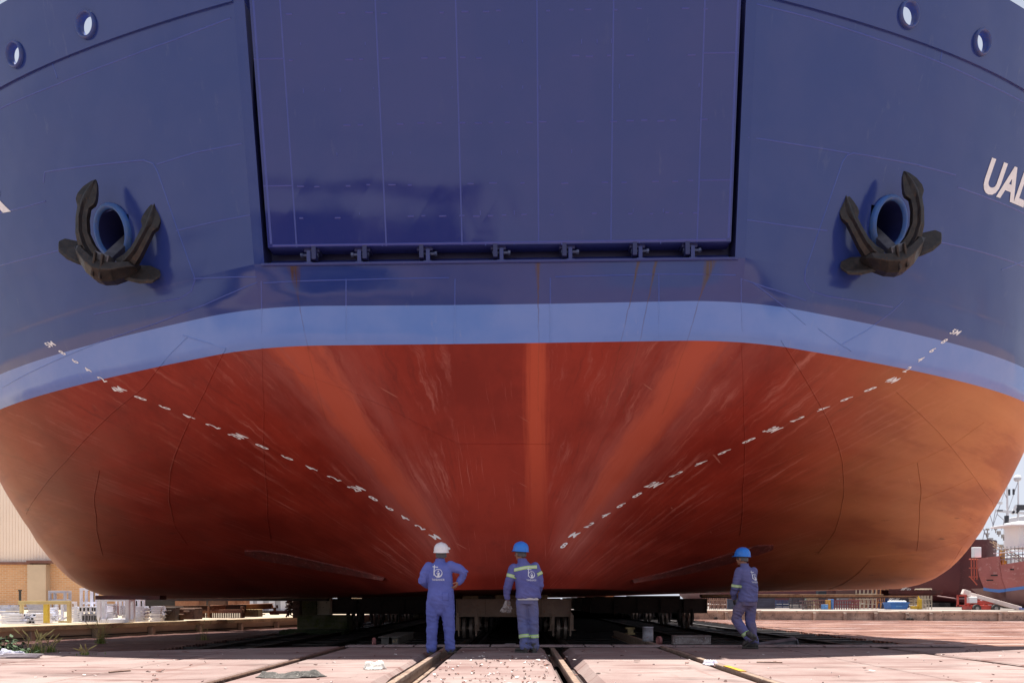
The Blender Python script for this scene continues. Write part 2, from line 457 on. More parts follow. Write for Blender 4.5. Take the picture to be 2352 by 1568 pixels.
# recess round the bow door: side cheeks, back and sill
rc = MB(); D = lambda z: plan(z)[1][0]
for s in (-1, 1):
    for za, zb in zip(rows(ZSILL, ZDECK, 6)[:-1], rows(ZSILL, ZDECK, 6)[1:]):
        rc.add([(s*3.93, D(za), za), (s*3.93, D(za)+.75, za), (s*3.93, D(zb)+.75, zb), (s*3.93, D(zb), zb)], [(0, 1, 2, 3)])
rc.add([(-3.93, D(ZSILL)+.42, ZSILL+.06), (3.93, D(ZSILL)+.42, ZSILL+.06), (3.93, D(ZTOP)+.75, ZTOP), (-3.93, D(ZTOP)+.75, ZTOP)], [(0, 1, 2, 3)])
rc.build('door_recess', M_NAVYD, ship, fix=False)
sl_ = MB()
sl_.box((0, D(ZSILL)+.20, ZSILL-.012), (7.86, .46, .03))
sl_.tube([(-3.9, D(ZSILL)+.30, ZSILL+.13), (3.9, D(ZSILL)+.30, ZSILL+.13)], .055, 8)
sl_.box((0, D(ZSILL)-.006, ZSILL-.012), (7.96, .03, .05))
sl_.build('door_sill', M_NAVY, ship, bevel=.008)

# the bow door itself
ZD0 = 5.71; dr = MB(); DW = 3.855
zz = rows(ZD0, ZTOP + .3, 40); xx = [-DW + 2*DW*i/60 for i in range(61)]
dr.grid([[Vector((x, D(z) + .02, z)) for x in xx] for z in zz])
dr.grid([[Vector((x, D(z) + .30, z)) for x in (-DW, DW)] for z in (zz[0], zz[-1])])
for s in (-1, 1): dr.grid([[Vector((s*DW, D(z) + o, z)) for o in (.02, .30)] for z in zz])
for z in (zz[0], zz[-1]): dr.grid([[Vector((x, D(z) + o, z)) for x in (-DW, DW)] for o in (.02, .30)])
door = dr.build('bow_door', M_DOOR, ship, fix=False)
dl = MB(); XD = lambda X: (X - 1146) / 138.0
def dseam(x, z0, z1, w=.014, d=.006):
    n = 10
    dl.grid([[Vector((x + o, D(z) + .02 - dd, z)) for o, dd in ((-w, -.002), (-w*.5, d), (w*.5, d), (w, -.002))] for z in rows(z0, z1, n)])
for X0 in (680, 886, 1060, 1236, 1402, 1600): dseam(XD(X0), ZD0, ZTOP + .2)
for X0 in (622, 1672): dseam(XD(X0), ZD0 + .05, ZTOP + .2, .02, .008)
def hseam(x0, x1, z, w=.013, d=.006):
    dl.grid([[Vector((x, D(z + o) + .02 - dd, z + o)) for o, dd in ((-w, -.002), (-w*.4, d), (w*.4, d), (w, -.002))] for x in (x0, x1)])
hseam(-DW + .08, DW - .08, ZD0 + .03, .018, .010)
rd = random.Random(4)
for zr in (6.15, 6.62, 7.5, 8.42, 9.05):
    x = -3.3
    while x < 3.3:
        if rd.random() < .62: hseam(x, x + rd.uniform(.06, .13), zr + rd.uniform(-.01, .01), .014, .008)
        if rd.random() < .3: dseam(x + .2, zr - .4 - rd.uniform(.03, .07), zr - .4, .010, .007)
        x += rd.uniform(.2, .36)
for s, X0 in ((-1, 680), (1, 1600)):
    for zr in (6.63, 8.44): hseam(min(XD(X0), s*DW), max(XD(X0), s*DW), zr, .012, .006)
dl.build('door_weld', M_DSEAM, door, smooth=True, fix=False)
# hinges
for i, X0 in enumerate((705, 822, 980, 1150, 1309, 1471, 1592)):
    x = XD(X0); hb = MB(); s = 1 if i < 2 else -1
    zc = ZSILL + .005
    hb.prism([(x-.035, 0, zc), (x+.035, 0, zc), (x+.035, 0, zc+.235), (x-.035, 0, zc+.235)], (0, D(ZSILL)+.02, 0), (0, D(ZSILL)+.17, 0))
    hb.box((x, D(ZSILL)+.09, zc+.012), (.14, .2, .02))
    hg = hb.build('hinge', M_NAVY, ship, bevel=.008)
    lg = MB(); lg.box((x + s*.1, D(ZD0)+.10, ZD0-.07), (.075, .17, .26)); lg.box((x + s*.05, D(ZD0)+.18, ZD0-.02), (.26, .2, .06))
    lg.build('lug', M_NAVYD, hg, bevel=.008)
    pn = MB(); pn.tube([(x - .13, D(ZSILL)+.09, ZSILL+.18), (x + .13, D(ZSILL)+.09, ZSILL+.18)], .026, 10)
    for q in (-.13, .13): pn.tube([(x+q-.02, D(ZSILL)+.09, ZSILL+.18), (x+q+.02, D(ZSILL)+.09, ZSILL+.18)], .040, 6)
    pn.build('pin', worn('hinge_pin', (.10, .13, .24), (.05, .07, .16), .45, 12, .3), hg, smooth=True, auto=35)

# ------------------------------------------------------------------ things fixed to the skin
def on_hull(pts, step=.25, off=.004):
    "dense polyline (picture positions) laid on the hull: list of (point, normal)"
    L = [px2hull(*p) for p in pts]; out = []
    for a, b in zip(L[:-1], L[1:]):
        n = max(1, int((b - a).length / step))
        for k in range(n):
            q = a.lerp(b, k / n); out.append((q.x, q.z))
    out.append((L[-1].x, L[-1].z)); res = []
    for x, z in out:
        n = hull_n(x, z); res.append((Vector((x, hull_d(x, z), z)) + n * off, n))
    return res
def bead(mb, pts, w=.013, hgt=.008):
    L = on_hull(pts, off=0); k = len(L); g = []
    for i, (p, n) in enumerate(L):
        t = (L[min(i+1, k-1)][0] - L[max(i-1, 0)][0]).normalized(); u = t.cross(n).normalized()
        g.append([p - u*w - n*.004, p - u*w*.5 + n*hgt, p + u*w*.5 + n*hgt, p + u*w - n*.004])
    mb.grid(g)
SEAMS = [
 [(600,645),(602,800),(606,950),(612,1120),(622,1240)], [(1702,640),(1704,800),(1708,950),(1706,1120),(1700,1230)],
 [(1045,640),(1044,790)], [(1264,638),(1264,785)], [(795,640),(795,780)], [(1513,630),(1513,775)],
 [(605,650),(700,645),(900,640),(1032,638)], [(1275,636),(1500,630),(1690,632)],
 [(1050,1018),(1150,1018),(1262,1018)], [(1046,1015),(900,940),(800,895),(655,845),(530,805)],
 [(432,772),(330,890),(255,950),(150,1060),(90,1130),(60,1180)], [(518,800),(470,900),(420,1000),(392,1080),(388,1150),(402,1210),(430,1250)],
 [(228,1080),(216,1140),(222,1220),(236,1275)], [(592,648),(470,700),(360,742),(230,785),(100,840),(5,890)],
 [(1795,782),(1850,870),(1910,980),(1935,1060),(1938,1140),(1918,1220),(1880,1270)], [(1700,640),(1760,660),(1850,690)],
 [(2060,900),(2150,985),(2220,1070),(2262,1130),(2282,1170)], [(2108,1062),(2116,1120),(2112,1200),(2106,1265)],
 [(1960,1110),(2040,1085),(2108,1060),(2190,1020),(2260,970)], [(2118,1145),(2180,1122),(2250,1090)],
 [(1990,1278),(2110,1268),(2200,1245),(2245,1215)], [(1880,1020),(1800,1060),(1720,1090)],
 [(2210,1255),(2180,1300),(2130,1335)], [(2000,1285),(1960,1325),(1905,1352)],
 [(0,250),(130,195),(270,140),(400,92),(530,42)], [(1737,10),(1860,40),(2000,85),(2150,140),(2260,190),(2350,235)],
 [(360,378),(450,350),(556,330)], [(0,490),(60,475),(105,462)], [(0,610),(70,592),(150,572)], [(405,530),(500,508),(575,494)],
 [(1718,316),(1830,332),(1950,352)], [(1715,505),(1800,517),(1900,530)], [(2110,380),(2195,402)], [(2200,430),(2270,455),(2352,490)],
 [(2160,556),(2260,580),(2352,612)], [(1880,755),(1930,790),(1955,805)], [(1935,790),(1990,760),(2050,715),(2075,690)],
 [(100,420),(103,395),(330,368),(352,376),(362,395),(405,520),(448,640),(440,668),(415,685),(215,722)],
 [(2115,380),(1960,352),(1945,357),(1935,372),(1850,620),(1848,645),(1862,668),(1900,680),(2050,705)],
 [(95,62),(112,120),(132,180)], [(2195,10),(2170,80),(2160,140)], [(2352,600),(2300,620)],
 [(420,770),(518,800)], [(1730,650),(1850,745)], [(445,640),(590,636)]]
sm = MB()
for L in SEAMS: bead(sm, L)
sm.build('weld_seam', M_SEAM, hull, smooth=True, fix=False)

def text_mesh(body, size=1.0, bold=0.0, sub=0):
    cu = bpy.data.curves.new('lettering', 'FONT'); cu.body = body; cu.size = 1.0; cu.offset = bold; cu.resolution_u = 4
    cu.align_x = 'CENTER'
    o = bpy.data.objects.new('lettering', cu); COL.objects.link(o)
    dg = bpy.context.evaluated_depsgraph_get(); dg.update()
    me = bpy.data.meshes.new_from_object(o.evaluated_get(dg))
    bpy.data.objects.remove(o)
    bm = bmesh.new(); bm.from_mesh(me)
    bmesh.ops.triangulate(bm, faces=bm.faces)
    for _ in range(sub):
        bmesh.ops.subdivide_edges(bm, edges=[e for e in bm.edges if e.calc_length() > .06], cuts=1); bmesh.ops.triangulate(bm, faces=bm.faces)
    ys = [v.co.y for v in bm.verts]; y0, y1 = min(ys), max(ys)
    vs = [((v.co.x) * size / (y1 - y0), (v.co.y - y0) * size / (y1 - y0)) for v in bm.verts]
    bm.verts.index_update(); fs = [[v.index for v in f.verts] for f in bm.faces]; bm.free(); bpy.data.meshes.remove(me)
    return vs, fs
# draught marks: one transverse frame, 0.2 m apart
DM_Z = [.7, 1, 2, 3, 4, 5, 5.3]; DM_L = [-.98, -1.30, -2.86, -5.08, -7.52, -9.02, -9.35]; DM_R = [1.0, 1.28, 2.88, 5.15, 7.62, 9.0, 9.33]
tx_cache = {}
for s, T in ((-1, DM_L), (1, DM_R)):
    for i in range(22):
        z0 = .8 + .2 * i; k = round(z0 * 10)
        body = ('%dM' % (k // 10) if k > 10 else 'M') if k % 10 == 0 else str(k % 10)
        if body not in tx_cache: tx_cache[body] = text_mesh(body, .104, .026, 1)
        vs, fs = tx_cache[body]; mk = MB(); P = []
        for tx, ty in vs:
            z = z0 + ty - .05; x = float(np.interp(z, DM_Z, T)) + tx * 1.35
            n = hull_n(x, z); P.append(Vector((x, hull_d(x, z), z)) + n * .006)
        mk.add(P, fs); mk.build('draught_mark', M_WHITE, hull, fix=False)
# name lettering (only the ends reach the photograph)
def big_text(body, base, up, right, size, name):
    "baseline start, a point above it and a point along it, as picture positions"
    vs, fs = text_mesh(body, 1.0, .034, 3); x0 = min(v[0] for v in vs); x1 = max(v[0] for v in vs)
    a, u, r = [px2hull(*p) for p in (base, up, right)]
    P = []
    for tx, ty in vs:
        f = (tx - x0) / (x1 - x0); x = a.x + (r.x - a.x) * f + (u.x - a.x) * ty; z = a.z + (r.z - a.z) * f + (u.z - a.z) * ty
        n = hull_n(x, z); P.append(Vector((x, hull_d(x, z), z)) + n * .008)
    mk = MB(); mk.add(P, fs); mk.build(name, M_WHITE, hull, fix=False)
big_text('UAL', (2251, 441), (2278, 362), (2349, 478), 1, 'ship_lettering')
big_text('R', (-28, 496), (-45, 428), (26, 486), 1, 'ship_lettering')

def ring_at(c, n, r, lip, depth, name, squash=1.0, mat=None, inner=None):
    "rolled lip and a pipe running inboard"
    n = n.normalized(); u = Vector((0, 0, 1)).cross(n).normalized(); v = n.cross(u)
    mb = MB(); N = 36; prof = [(r + lip*1.5, -.03), (r + lip*1.5, lip*.6), (r + lip*.9, lip*1.4), (r + lip*.3, lip*1.3), (r - .01, lip*.4), (r - .015, -.05), (r - .015, -depth)]
    rg = [[c + (u * math.cos(a) * q[0] + v * math.sin(a) * q[0] * squash) + n * q[1] for a in [2*math.pi*j/N for j in range(N)]] for q in prof]
    mb.rings(rg, 0, cap=False)
    o = mb.build(name, mat or M_RING, ship, smooth=True, fix=False)
    if inner:
        q2 = MB(); q2.rings([rg[4], rg[5], rg[6]], 0, cap=False); q2.v = [tuple(Vector(p) - n*.004) for p in q2.v]
        rr2 = [[c + (Vector(p) - c)*1.0 - n*.0 for p in r] for r in rg[4:]]
        q2 = MB(); q2.rings([[p + (c - p)*.012 for p in r] for r in rr2], 0, cap=False); q2.build('liner', inner, o, smooth=True, fix=False)
    return o
rust_pipe = worn('fairlead_paint', (.035, .07, .26), (.05, .07, .20), .4, 9, c3=(.14, .09, .12))
for c in HAWSE:
    n = hull_n(c.x, c.z); n2 = (n + Vector((0, -.15, .12))).normalized()
    o = ring_at(c + n * .02, n, HR, .055, 1.3, 'hawse_pipe', 1.12, inner=M_NAVYD)
    cp = MB(); cp.ell(c - n * 1.2, (.6, .12, .6), 16, 8); cp.build('pipe_back', M_NAVYD, o, smooth=True)
for c in FAIR:
    ring_at(c + hull_n(c.x, c.z) * .05, hull_n(c.x, c.z), FR, .030, .10, 'fairlead', 1.0, rust_pipe)

# side-thruster guards low on each bow: flat lens-shaped plates with a raised lip
M_LENS = worn('guard_steel', (.17, .028, .022), (.10, .02, .018), .6, 3, c3=(.28, .12, .10))
for up, lo in (([(562,1263),(600,1263),(660,1272),(730,1288),(800,1303),(884,1325)], [(564,1268),(600,1280),(660,1290),(730,1302),(800,1313),(884,1327)]),
               ([(1452,1330),(1530,1312),(1610,1290),(1690,1265),(1740,1251),(1776,1250)], [(1452,1332),(1530,1320),(1610,1305),(1690,1283),(1740,1268),(1774,1255)])):
    mb = MB(); A = on_hull(up, .15, .05); Bl = on_hull(lo, .15, .05)
    n = 40; pick = lambda L, f: L[min(len(L)-1, int(f * (len(L)-1) + .5))]
    g = []
    for i in range(n + 1):
        a, na = pick(A, i/n); b, nb = pick(Bl, i/n)
        g.append([a - na*.08, a - na*.02, a.lerp(b, .3) - na*.01, a.lerp(b, .8) + nb*.02, b + nb*.03, b - nb*.08])
    mb.grid(g); mb.build('thruster_guard', M_LENS, ship, smooth=True, fix=False, auto=40)
# stay behind the bulwark at the top left corner
pl = MB(); a = to_local(at(84, 30, 15.5)); b = to_local(at(112, -12, 15.0)); e = (b - a)
pl.tube([a - e * .6, b + e * 3], .055, 10); pl.tube([a - e * .6 + Vector((.1, 0, 0)), b + e * 3 + Vector((.1, 0, 0))], .03, 8)
pl.build('mast_stay', worn('grey_steel', (.22, .23, .25), (.12, .12, .13), .5, 5), ship, smooth=True)
# ------------------------------------------------------------------ anchors
M_ANCH = worn('anchor_iron', (.045, .040, .038), (.022, .021, .022), .42, 9, .45, .35, 45, c3=(.10, .050, .028))
def make_anchor(c, s, label):
    "stockless anchor drawn up to the hawse pipe; s = -1 port of the picture, +1 right of it"
    n = hull_n(c.x, c.z); wn_ = Vector((n.x, n.y, n.z))
    base = to_world(c.x, c.y, c.z) + wn_ * .30 + Vector((-s*.22, 0, -.55))
    t = R(17) * s
    U = Vector((math.cos(t), -.10*s, math.sin(t))).normalized(); Nn = Vector((s*.12, -1, -.10)); Nn = (Nn - U*Nn.dot(U)).normalized()
    V = Nn.cross(U) * 1.0
    if V.z < 0: V = -V
    Mx = Matrix((U, V, Nn)).transposed()
    root = empty('anchor', base); tag(root, label, 'anchor', 'anchors stowed on the bow')
    L = lambda u, v, w: Mx @ Vector((u*1.04, v*1.16, w))
    for k in (-1, 1):
        fl = MB(); path = [(.24,-.08,.10,.15,.16), (.36,.06,.16,.115,.14), (.45,.22,.20,.095,.12), (.505,.42,.20,.088,.11), (.53,.58,.17,.09,.10), (.535,.66,.15,.145,.095), (.535,.74,.13,.15,.085), (.525,.86,.10,.115,.07), (.51,.97,.07,.058,.05), (.50,1.03,.06,.010,.012)]
        rg = []
        for i, (u, v, w, hw, hd) in enumerate(path):
            p0 = path[max(i-1, 0)]; p1 = path[min(i+1, len(path)-1)]
            tt = Vector((p1[0]-p0[0], p1[1]-p0[1])).normalized(); a = Vector((tt.y, -tt.x))
            q = lambda f, g: L((u + a.x*f*hw)*k, v + a.y*f*hw, w + g*hd)
            rg.append([q(-1, -.7), q(-1, .35), q(-.35, .62), q(-.06, 1.15), q(.06, 1.15), q(.35, .62), q(1, .35), q(1, -.7)])
        fl.rings(rg); fl.build('fluke', M_ANCH, root, bevel=.012)
        pm = MB(); o = [(.20,-.12,.02), (.42,-.02,-.02), (.62,.03,-.02), (.80,.02,.02), (.86,-.03,.10), (.80,-.10,.20), (.62,-.15,.26), (.42,-.16,.28), (.24,-.16,.26)]
        m = len(o); o = [(u*1.0, v - .34*w + .05, w*.72) for u, v, w in o]; top = [L(u*k, v + .03, w) for u, v, w in o]; bot = [L(u*k*.98, v - .03, w*.97) for u, v, w in o]
        pm.add(top + bot, [tuple(range(m)), tuple(range(m, 2*m))[::-1]] + [(i, (i+1) % m, m+(i+1) % m, m+i) for i in range(m)])
        pm.build('palm', M_ANCH, root, bevel=.014)
    cr = MB()
    secs = [(-.50, .03, -.04, -.05, .22), (-.40, .05, -.18, -.08, .32), (-.22, -.03, -.31, -.10, .38), (-.06, -.08, -.37, -.12, .42), (.06, -.08, -.37, -.12, .42), (.22, -.03, -.31, -.10, .38), (.40, .05, -.18, -.08, .32), (.50, .03, -.04, -.05, .22)]
    rg = []
    for u, top, bot, w0, w1 in secs:
        rg.append([L(u, top, w0), L(u, top + .03, (w0+w1)/2), L(u, top - .02, w1), L(u, (top+bot)/2, w1 + .06), L(u, bot, w1 - .10), L(u, bot - .02, (w0+w1)/2 - .05), L(u, (top+bot)/2, w0)])
    cr.rings(rg); 
    for k in (-1, 1): cr.prism([L(k*.06-.02, -.34, .36), L(k*.06+.02, -.34, .36), L(k*.06+.02, .0, .43), L(k*.06-.02, .0, .43)], L(0,0,-.02), L(0,0,.06))
    cr.build('crown', M_ANCH, root, bevel=.014)
    sh = MB(); e = Mx.transposed() @ ((to_world(c.x, c.y, c.z) - wn_ * .5 + Vector((s*-.05, 0, .05))) - base)
    sh.bar(L(0, -.08, .22), L(e.x, e.y, e.z), .17, .12, up=tuple(Nn)); sh.bar(L(-.12, -.04, .3), L(.12, -.04, .3), .16, .14, up=tuple(V))
    sh.build('shank', worn('worn_shank', (.16, .155, .17), (.09, .09, .10), .4, 5, .6), root, bevel=.015)
    return root
make_anchor(HAWSE[0], -1, 'rusty stockless anchor under the left hawse ring, wholly in the shade')
make_anchor(HAWSE[1], 1, 'rusty stockless anchor under the right hawse ring, nearest the UAL lettering')

# ------------------------------------------------------------------ ground
FL = -.5
def struct(o): o['kind'] = 'structure'; return o
def concrete(name, c1, c2, c3, joints=0):
    m = Mat(name, .85, 0, .25); x, y, z = m.xyz()
    n = m.noise(.7, 7, .62); s = m.noise(1, 5, .65, m.vec(x * .5, y * 3.2, 0.0)); f = m.noise(22, 4, .6)
    c = m.mix(n.ss(.35, .66), c1, c2)
    c = m.mix(s.ss(.50, .66) * .75, c, c3)
    c = m.mix(m.noise(5.5, 6, .72).ss(.58, .68) * .5, c, c2)
    oil = m.noise(.42, 5, .7, m.vec(x + 4.0, y * 1.8, 0.0)).ss(.54, .68)
    c = m.mix(oil * .60, c, tuple(v * .45 for v in c2)); c = m.mix(m.noise(1, 4, .6, m.vec(x * 3.2, y * .25, 0.0)).ss(.60, .70) * .4, c, (.15, .075, .06))
    c = m.mix(m.noise(38, 3, .7).ss(.63, .70) * .6, c, tuple(v * .5 for v in c3))
    crack = m.vor(.55, m.vec(x + (m.noise(2.1, 4, .6) - .5) * .6, y + (m.noise(1.9, 4, .6) - .5) * .6, 0.0), 'DISTANCE_TO_EDGE').ss(.012, .002)
    c = m.mix(crack * .45 * m.noise(.9, 2).ss(.5, .6), c, (.10, .07, .06))
    c = m.mix(f.ss(.62, .72) * .4, c, c3)
    m.color(c); m.bump(f * .5 + n + s * .6, .35, .02)
    return m.m
M_CON = concrete('pinkish_concrete', (.262, .202, .188), (.20, .137, .127), (.135, .068, .06))
M_CON2 = concrete('stained_concrete', (.44, .31, .28), (.33, .20, .175), (.20, .085, .07))
M_DARK = worn('shade_dark_floor', (.040, .034, .034), (.022, .02, .022), .75, .8, bump=.5, bscale=9, c3=(.07, .055, .05))
M_RAIL = worn('rail_steel', (.16, .10, .075), (.09, .05, .04), .5, 8, .5, c3=(.30, .24, .2))
g = MB(); g.box((0, 600, FL - .25), (3000, 1300, .3)); o = g.build('ground', worn('yard_ground', (.30, .24, .20), (.22, .17, .15), .9, .3, bscale=6)); struct(o)
# slabs of the apron, each with chamfered arrises, between the rail slots
XE = [-30, -7.12, -7.02, -4.97, -4.93, -3.36, -3.12, -1.46, -1.08, .50, .80, 2.50, 2.72, 4.69, 4.74, 6.56, 6.76, 11.2, 11.23, 34]
YE = 14.35
slab = MB()
def chamfered(x0, x1, y0, y1, z0=-.45, z1=0.0, cl=.015, cr=.015):
    ye = lambda x: y1 - max(0, min(-3.3 - x, 7)) * .37
    n = max(2, int((y1 - y0) / .45)); rr = random.Random(x0)
    P = []
    for i in range(n + 1):
        y = y0 + (ye(x0) - y0) * i / n; yb = y0 + (ye(x1) - y0) * i / n; jl = rr.uniform(0, 1) ** 3 * cl * .6; jr = rr.uniform(0, 1) ** 3 * cr * .6
        P.append([Vector((x0, y, z0)), Vector((x0, y, z1 - cl*.8 - jl)), Vector((x0 + cl + jl, y, z1)), Vector((x1 - cr - jr, yb, z1)), Vector((x1, yb, z1 - cr*.8 - jr)), Vector((x1, yb, z0))])
    slab.grid(P); slab.grid([P[-1][1:3], [P[-1][4], P[-1][3]]]); 
    slab.add([P[-1][0], P[-1][1], P[-1][4], P[-1][5]], [(0, 1, 2, 3)]); slab.add(P[-1][1:5], [(0, 1, 2, 3)])
for i in range(0, len(XE), 2):
    pass
cuts = [(-30, -7.12), (-7.02, -4.975), (-4.945, -3.36), (-3.12, -1.50), (-1.08, .47), (.80, 2.52), (2.76, 4.685), (4.72, 6.56), (6.76, 11.2), (11.22, 34)]
for k, (a, b) in enumerate(cuts):
    big = {3: (.02, .05), 4: (.03, .06), 5: (.11, .02), 6: (.03, .015), 7: (.015, .03)}.get(k, (.02, .02))
    chamfered(a, b, -45, YE - (.06 if k % 3 == 1 else .0), cl=big[0], cr=big[1])
ap = slab.build('concrete_apron', M_CON, smooth=False); struct(ap)
g = MB(); g.box((2, 5, -.30), (64, 13.4, .3)); struct(g.build('slot_bed', worn('slot_dirt', (.07, .05, .045), (.04, .03, .03), .9, 4)))
# broken kerb plates at the far edge of the apron
ep = MB(); rr = random.Random(3)
x = -3.2
while x < 8:
    w = rr.uniform(.5, 1.4); ep.box((x + w/2, YE - .22 + rr.uniform(-.03, .03), .012 + rr.uniform(0, .012)), (w - .03, rr.uniform(.3, .42), .03), rr.uniform(-.015, .015)); x += w
struct(ep.build('edge_plates', worn('edge_concrete', (.30, .22, .21), (.2, .15, .15), .85, 3, c3=(.12, .09, .09)), bevel=.01))
# low under-ship floor, shade painted into its colour, ribbed decks to both sides
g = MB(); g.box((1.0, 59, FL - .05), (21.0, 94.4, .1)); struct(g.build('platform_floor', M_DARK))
lines = MB()
for yy in np.arange(15.2, 60, 1.6): lines.box((1.0, yy, FL + .02), (20.9, .28, .05))
for xx in (-8.4, -5.4, 5.6, 9.4): lines.box((xx, 40, FL + .05), (.25, 50, .11))
for xx in (-1.30, 1.08): lines.box((xx, 44.8, -.39), (.42, 60, .22))
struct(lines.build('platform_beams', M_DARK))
def ribbed(name, x0, x1, y0, y1, pitch, m, slope=0.0):
    mb = MB(); y = y0; rr = random.Random(7)
    while y < y1:
        w = pitch * .62; zt = FL + .07 + rr.uniform(-.012, .012)
        sk = rr.uniform(-.01, .01)
        mb.add([(x0, y, FL), (x0, y, zt), (x0, y+w, zt), (x0, y+w, FL), (x1, y+sk, FL), (x1, y+sk, zt), (x1, y+w+sk, zt), (x1, y+w+sk, FL)],
               [(0,1,5,4), (1,2,6,5), (2,3,7,6), (0,3,2,1), (4,5,6,7)])
        y += pitch
    mb.box(((x0+x1)/2, (y0+y1)/2, FL - .04), (x1-x0, y1-y0, .09))
    return struct(mb.build(name, m))
def deckmat(name, c1, c2, c3):
    m = Mat(name, .7, 0, .35); x, y, z = m.xyz()
    s = m.noise(1, 5, .7, m.vec(x * .25, y * 6, 0.0)); n = m.noise(.5, 5, .6)
    c = m.mix(n.ss(.35, .65), c1, c2); c = m.mix(s.ss(.54, .64) * .9, c, c3); m.color(c); m.bump(s, .3, .02); return m.m
ribbed('ribbed_deck', -60, -9.5, 11.6, 60, .22, deckmat('rusty_deck', (.17, .085, .07), (.12, .06, .055), (.24, .14, .11)))
ribbed('plank_deck', 11.5, 90, YE + .05, 70, .30, deckmat('planked_deck', (.34, .19, .145), (.22, .105, .08), (.72, .64, .63)))

# rails
def rail(x, y0, y1, z, label, yellow=None, mat=None):
    mb = MB(); mb.box((x, (y0+y1)/2, z - .025), (.075, y1-y0, .05)); mb.box((x, (y0+y1)/2, z - .10), (.03, y1-y0, .11)); mb.box((x, (y0+y1)/2, z - .165), (.16, y1-y0, .03))
    o = mb.build('rail', mat or M_RAIL, bevel=.008); tag(o, label, 'rail', 'crane and cradle rails')
    return o
M_RAILT = worn('pale_rail', (.34, .25, .19), (.22, .15, .12), .5, 5, .3, c3=(.5, .42, .35))
rail(-1.30, -2, 14.5, .035, 'worn steel rail running to the heels of the white-helmeted man', mat=M_RAILT)
rail(.615, -2, 14.5, .0, 'worn steel rail in the deep slot right of the middle slab', mat=M_RAILT)
rail(-3.24, -2, 14.3, .01, 'rusty rail beside the grey rag, left of the white bag')
r3 = rail(2.63, -2, 21, .03, 'rusty rail with a short yellow length, passing the plastic bag', mat=M_RAILT)
yb = MB(); yb.box((2.63, 9.3, .034), (.072, .75, .01)); yb.build('yellow_length', worn('yellow_paint', (.55, .33, .03), (.4, .2, .03), .6, 9), r3)
rail(-7.07, -2, 12.9, -.01, 'dark rail in the leftmost slot, crossing the shaded slab')
rail(6.66, -2, 14.5, -.02, 'dark rail in the wide slot at the far right of the apron')
for x, lb in ((-1.30, 'low dark rail under the left wheels of the nearest carriage'), (1.08, 'low dark rail under the right wheels of the nearest carriage'), (-6.9, 'low rail under the left-hand row of bogies'), (7.5, 'low rail under the right-hand row of bogies')):
    rail(x, 14.5, 75, (-.10 if abs(x) < 2 else FL + .14), lb, mat=worn('dark_rail', (.06, .045, .04), (.035, .03, .03), .5, 5, .5))

# ------------------------------------------------------------------ cradle carriages under the ship
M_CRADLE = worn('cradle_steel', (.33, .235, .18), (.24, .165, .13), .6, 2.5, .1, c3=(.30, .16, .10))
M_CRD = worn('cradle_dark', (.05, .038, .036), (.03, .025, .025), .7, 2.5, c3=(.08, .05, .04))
M_WOOD = worn('block_timber', (.24, .17, .10), (.15, .10, .06), .85, 4, c3=(.10, .07, .05))
M_WHEEL = worn('wheel_steel', (.26, .21, .18), (.17, .13, .11), .4, 6, .5)
def carriage(x0, x1, y, wheels, m, label, zt=.93, zb=.34, group=None, posts=True, sc=1.0):
    root = empty('cradle_carriage', ((x0+x1)/2*sc, y*sc, CZ + (FL-CZ)*sc)); root.scale = (sc, sc, sc); tag(root, label, 'carriage', group); cx = (x0+x1)/2
    L = lambda x, yy, z: (x - cx, yy, z - FL)
    b = MB(); b.box(L(cx, .45, (zt+zb)/2), (x1-x0-.06, .5, zt-zb-.06)); b.box(L(cx, .42, zt-.015), (x1-x0, .62, .03)); b.box(L(cx, .42, zb+.015), (x1-x0, .62, .03))
    n = max(2, int((x1-x0)/.9))
    for i in range(n + 1): b.box(L(x0 + .03 + (x1-x0-.06)*i/n, .42, (zt+zb)/2), (.025, .58, zt-zb-.06))
    b.build('beam', m, root, bevel=.006)
    k = MB(); k.box(L(cx + .25, .5, zt + .065), ((x1-x0)*.45, .5, .13)); k.box(L(x0 + .45, .5, zt + .05), (.5, .45, .10)); k.build('timber_block', M_WOOD if posts else M_CRD, root, bevel=.01)
    for wx in wheels:
        for q in (-.30, .30):
            bg = MB()
            bg.box(L(wx+q, .32, .14), (.16, .05, .5)); bg.box(L(wx+q*.92, .36, .02), (.05, .34, .62)); bg.box(L(wx+q*1.05, .3, -.10), (.24, .12, .03))
            bg.prism([L(wx+q-.03, .12, .46), L(wx+q+.03, .12, .46), L(wx+q+.05, .12, .08), L(wx+q-.05, .12, .08)], (0, 0, 0), (0, .05, 0))
            bo = bg.build('bogie_frame', m, root, bevel=.006)
        wh = MB()
        for q in (-.11, .11): wh.tube([L(wx+q-.05, .45, -.05), L(wx+q+.05, .45, -.05)], .35, 28); 
        wh.tube([L(wx-.2, .45, -.05), L(wx+.2, .45, -.05)], .09, 12)
        wh.build('wheel', M_WHEEL, bo, smooth=True, auto=35)
    return root
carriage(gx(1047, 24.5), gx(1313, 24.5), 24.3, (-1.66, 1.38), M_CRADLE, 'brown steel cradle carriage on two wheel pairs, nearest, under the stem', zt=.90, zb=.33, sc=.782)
for k in range(5):
    ordn = ('second', 'third', 'fourth', 'fifth', 'sixth')[k]
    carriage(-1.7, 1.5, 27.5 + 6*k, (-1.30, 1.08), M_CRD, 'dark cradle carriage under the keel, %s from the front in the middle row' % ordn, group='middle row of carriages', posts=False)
words = ('front', 'second', 'third', 'fourth', 'fifth', 'last')
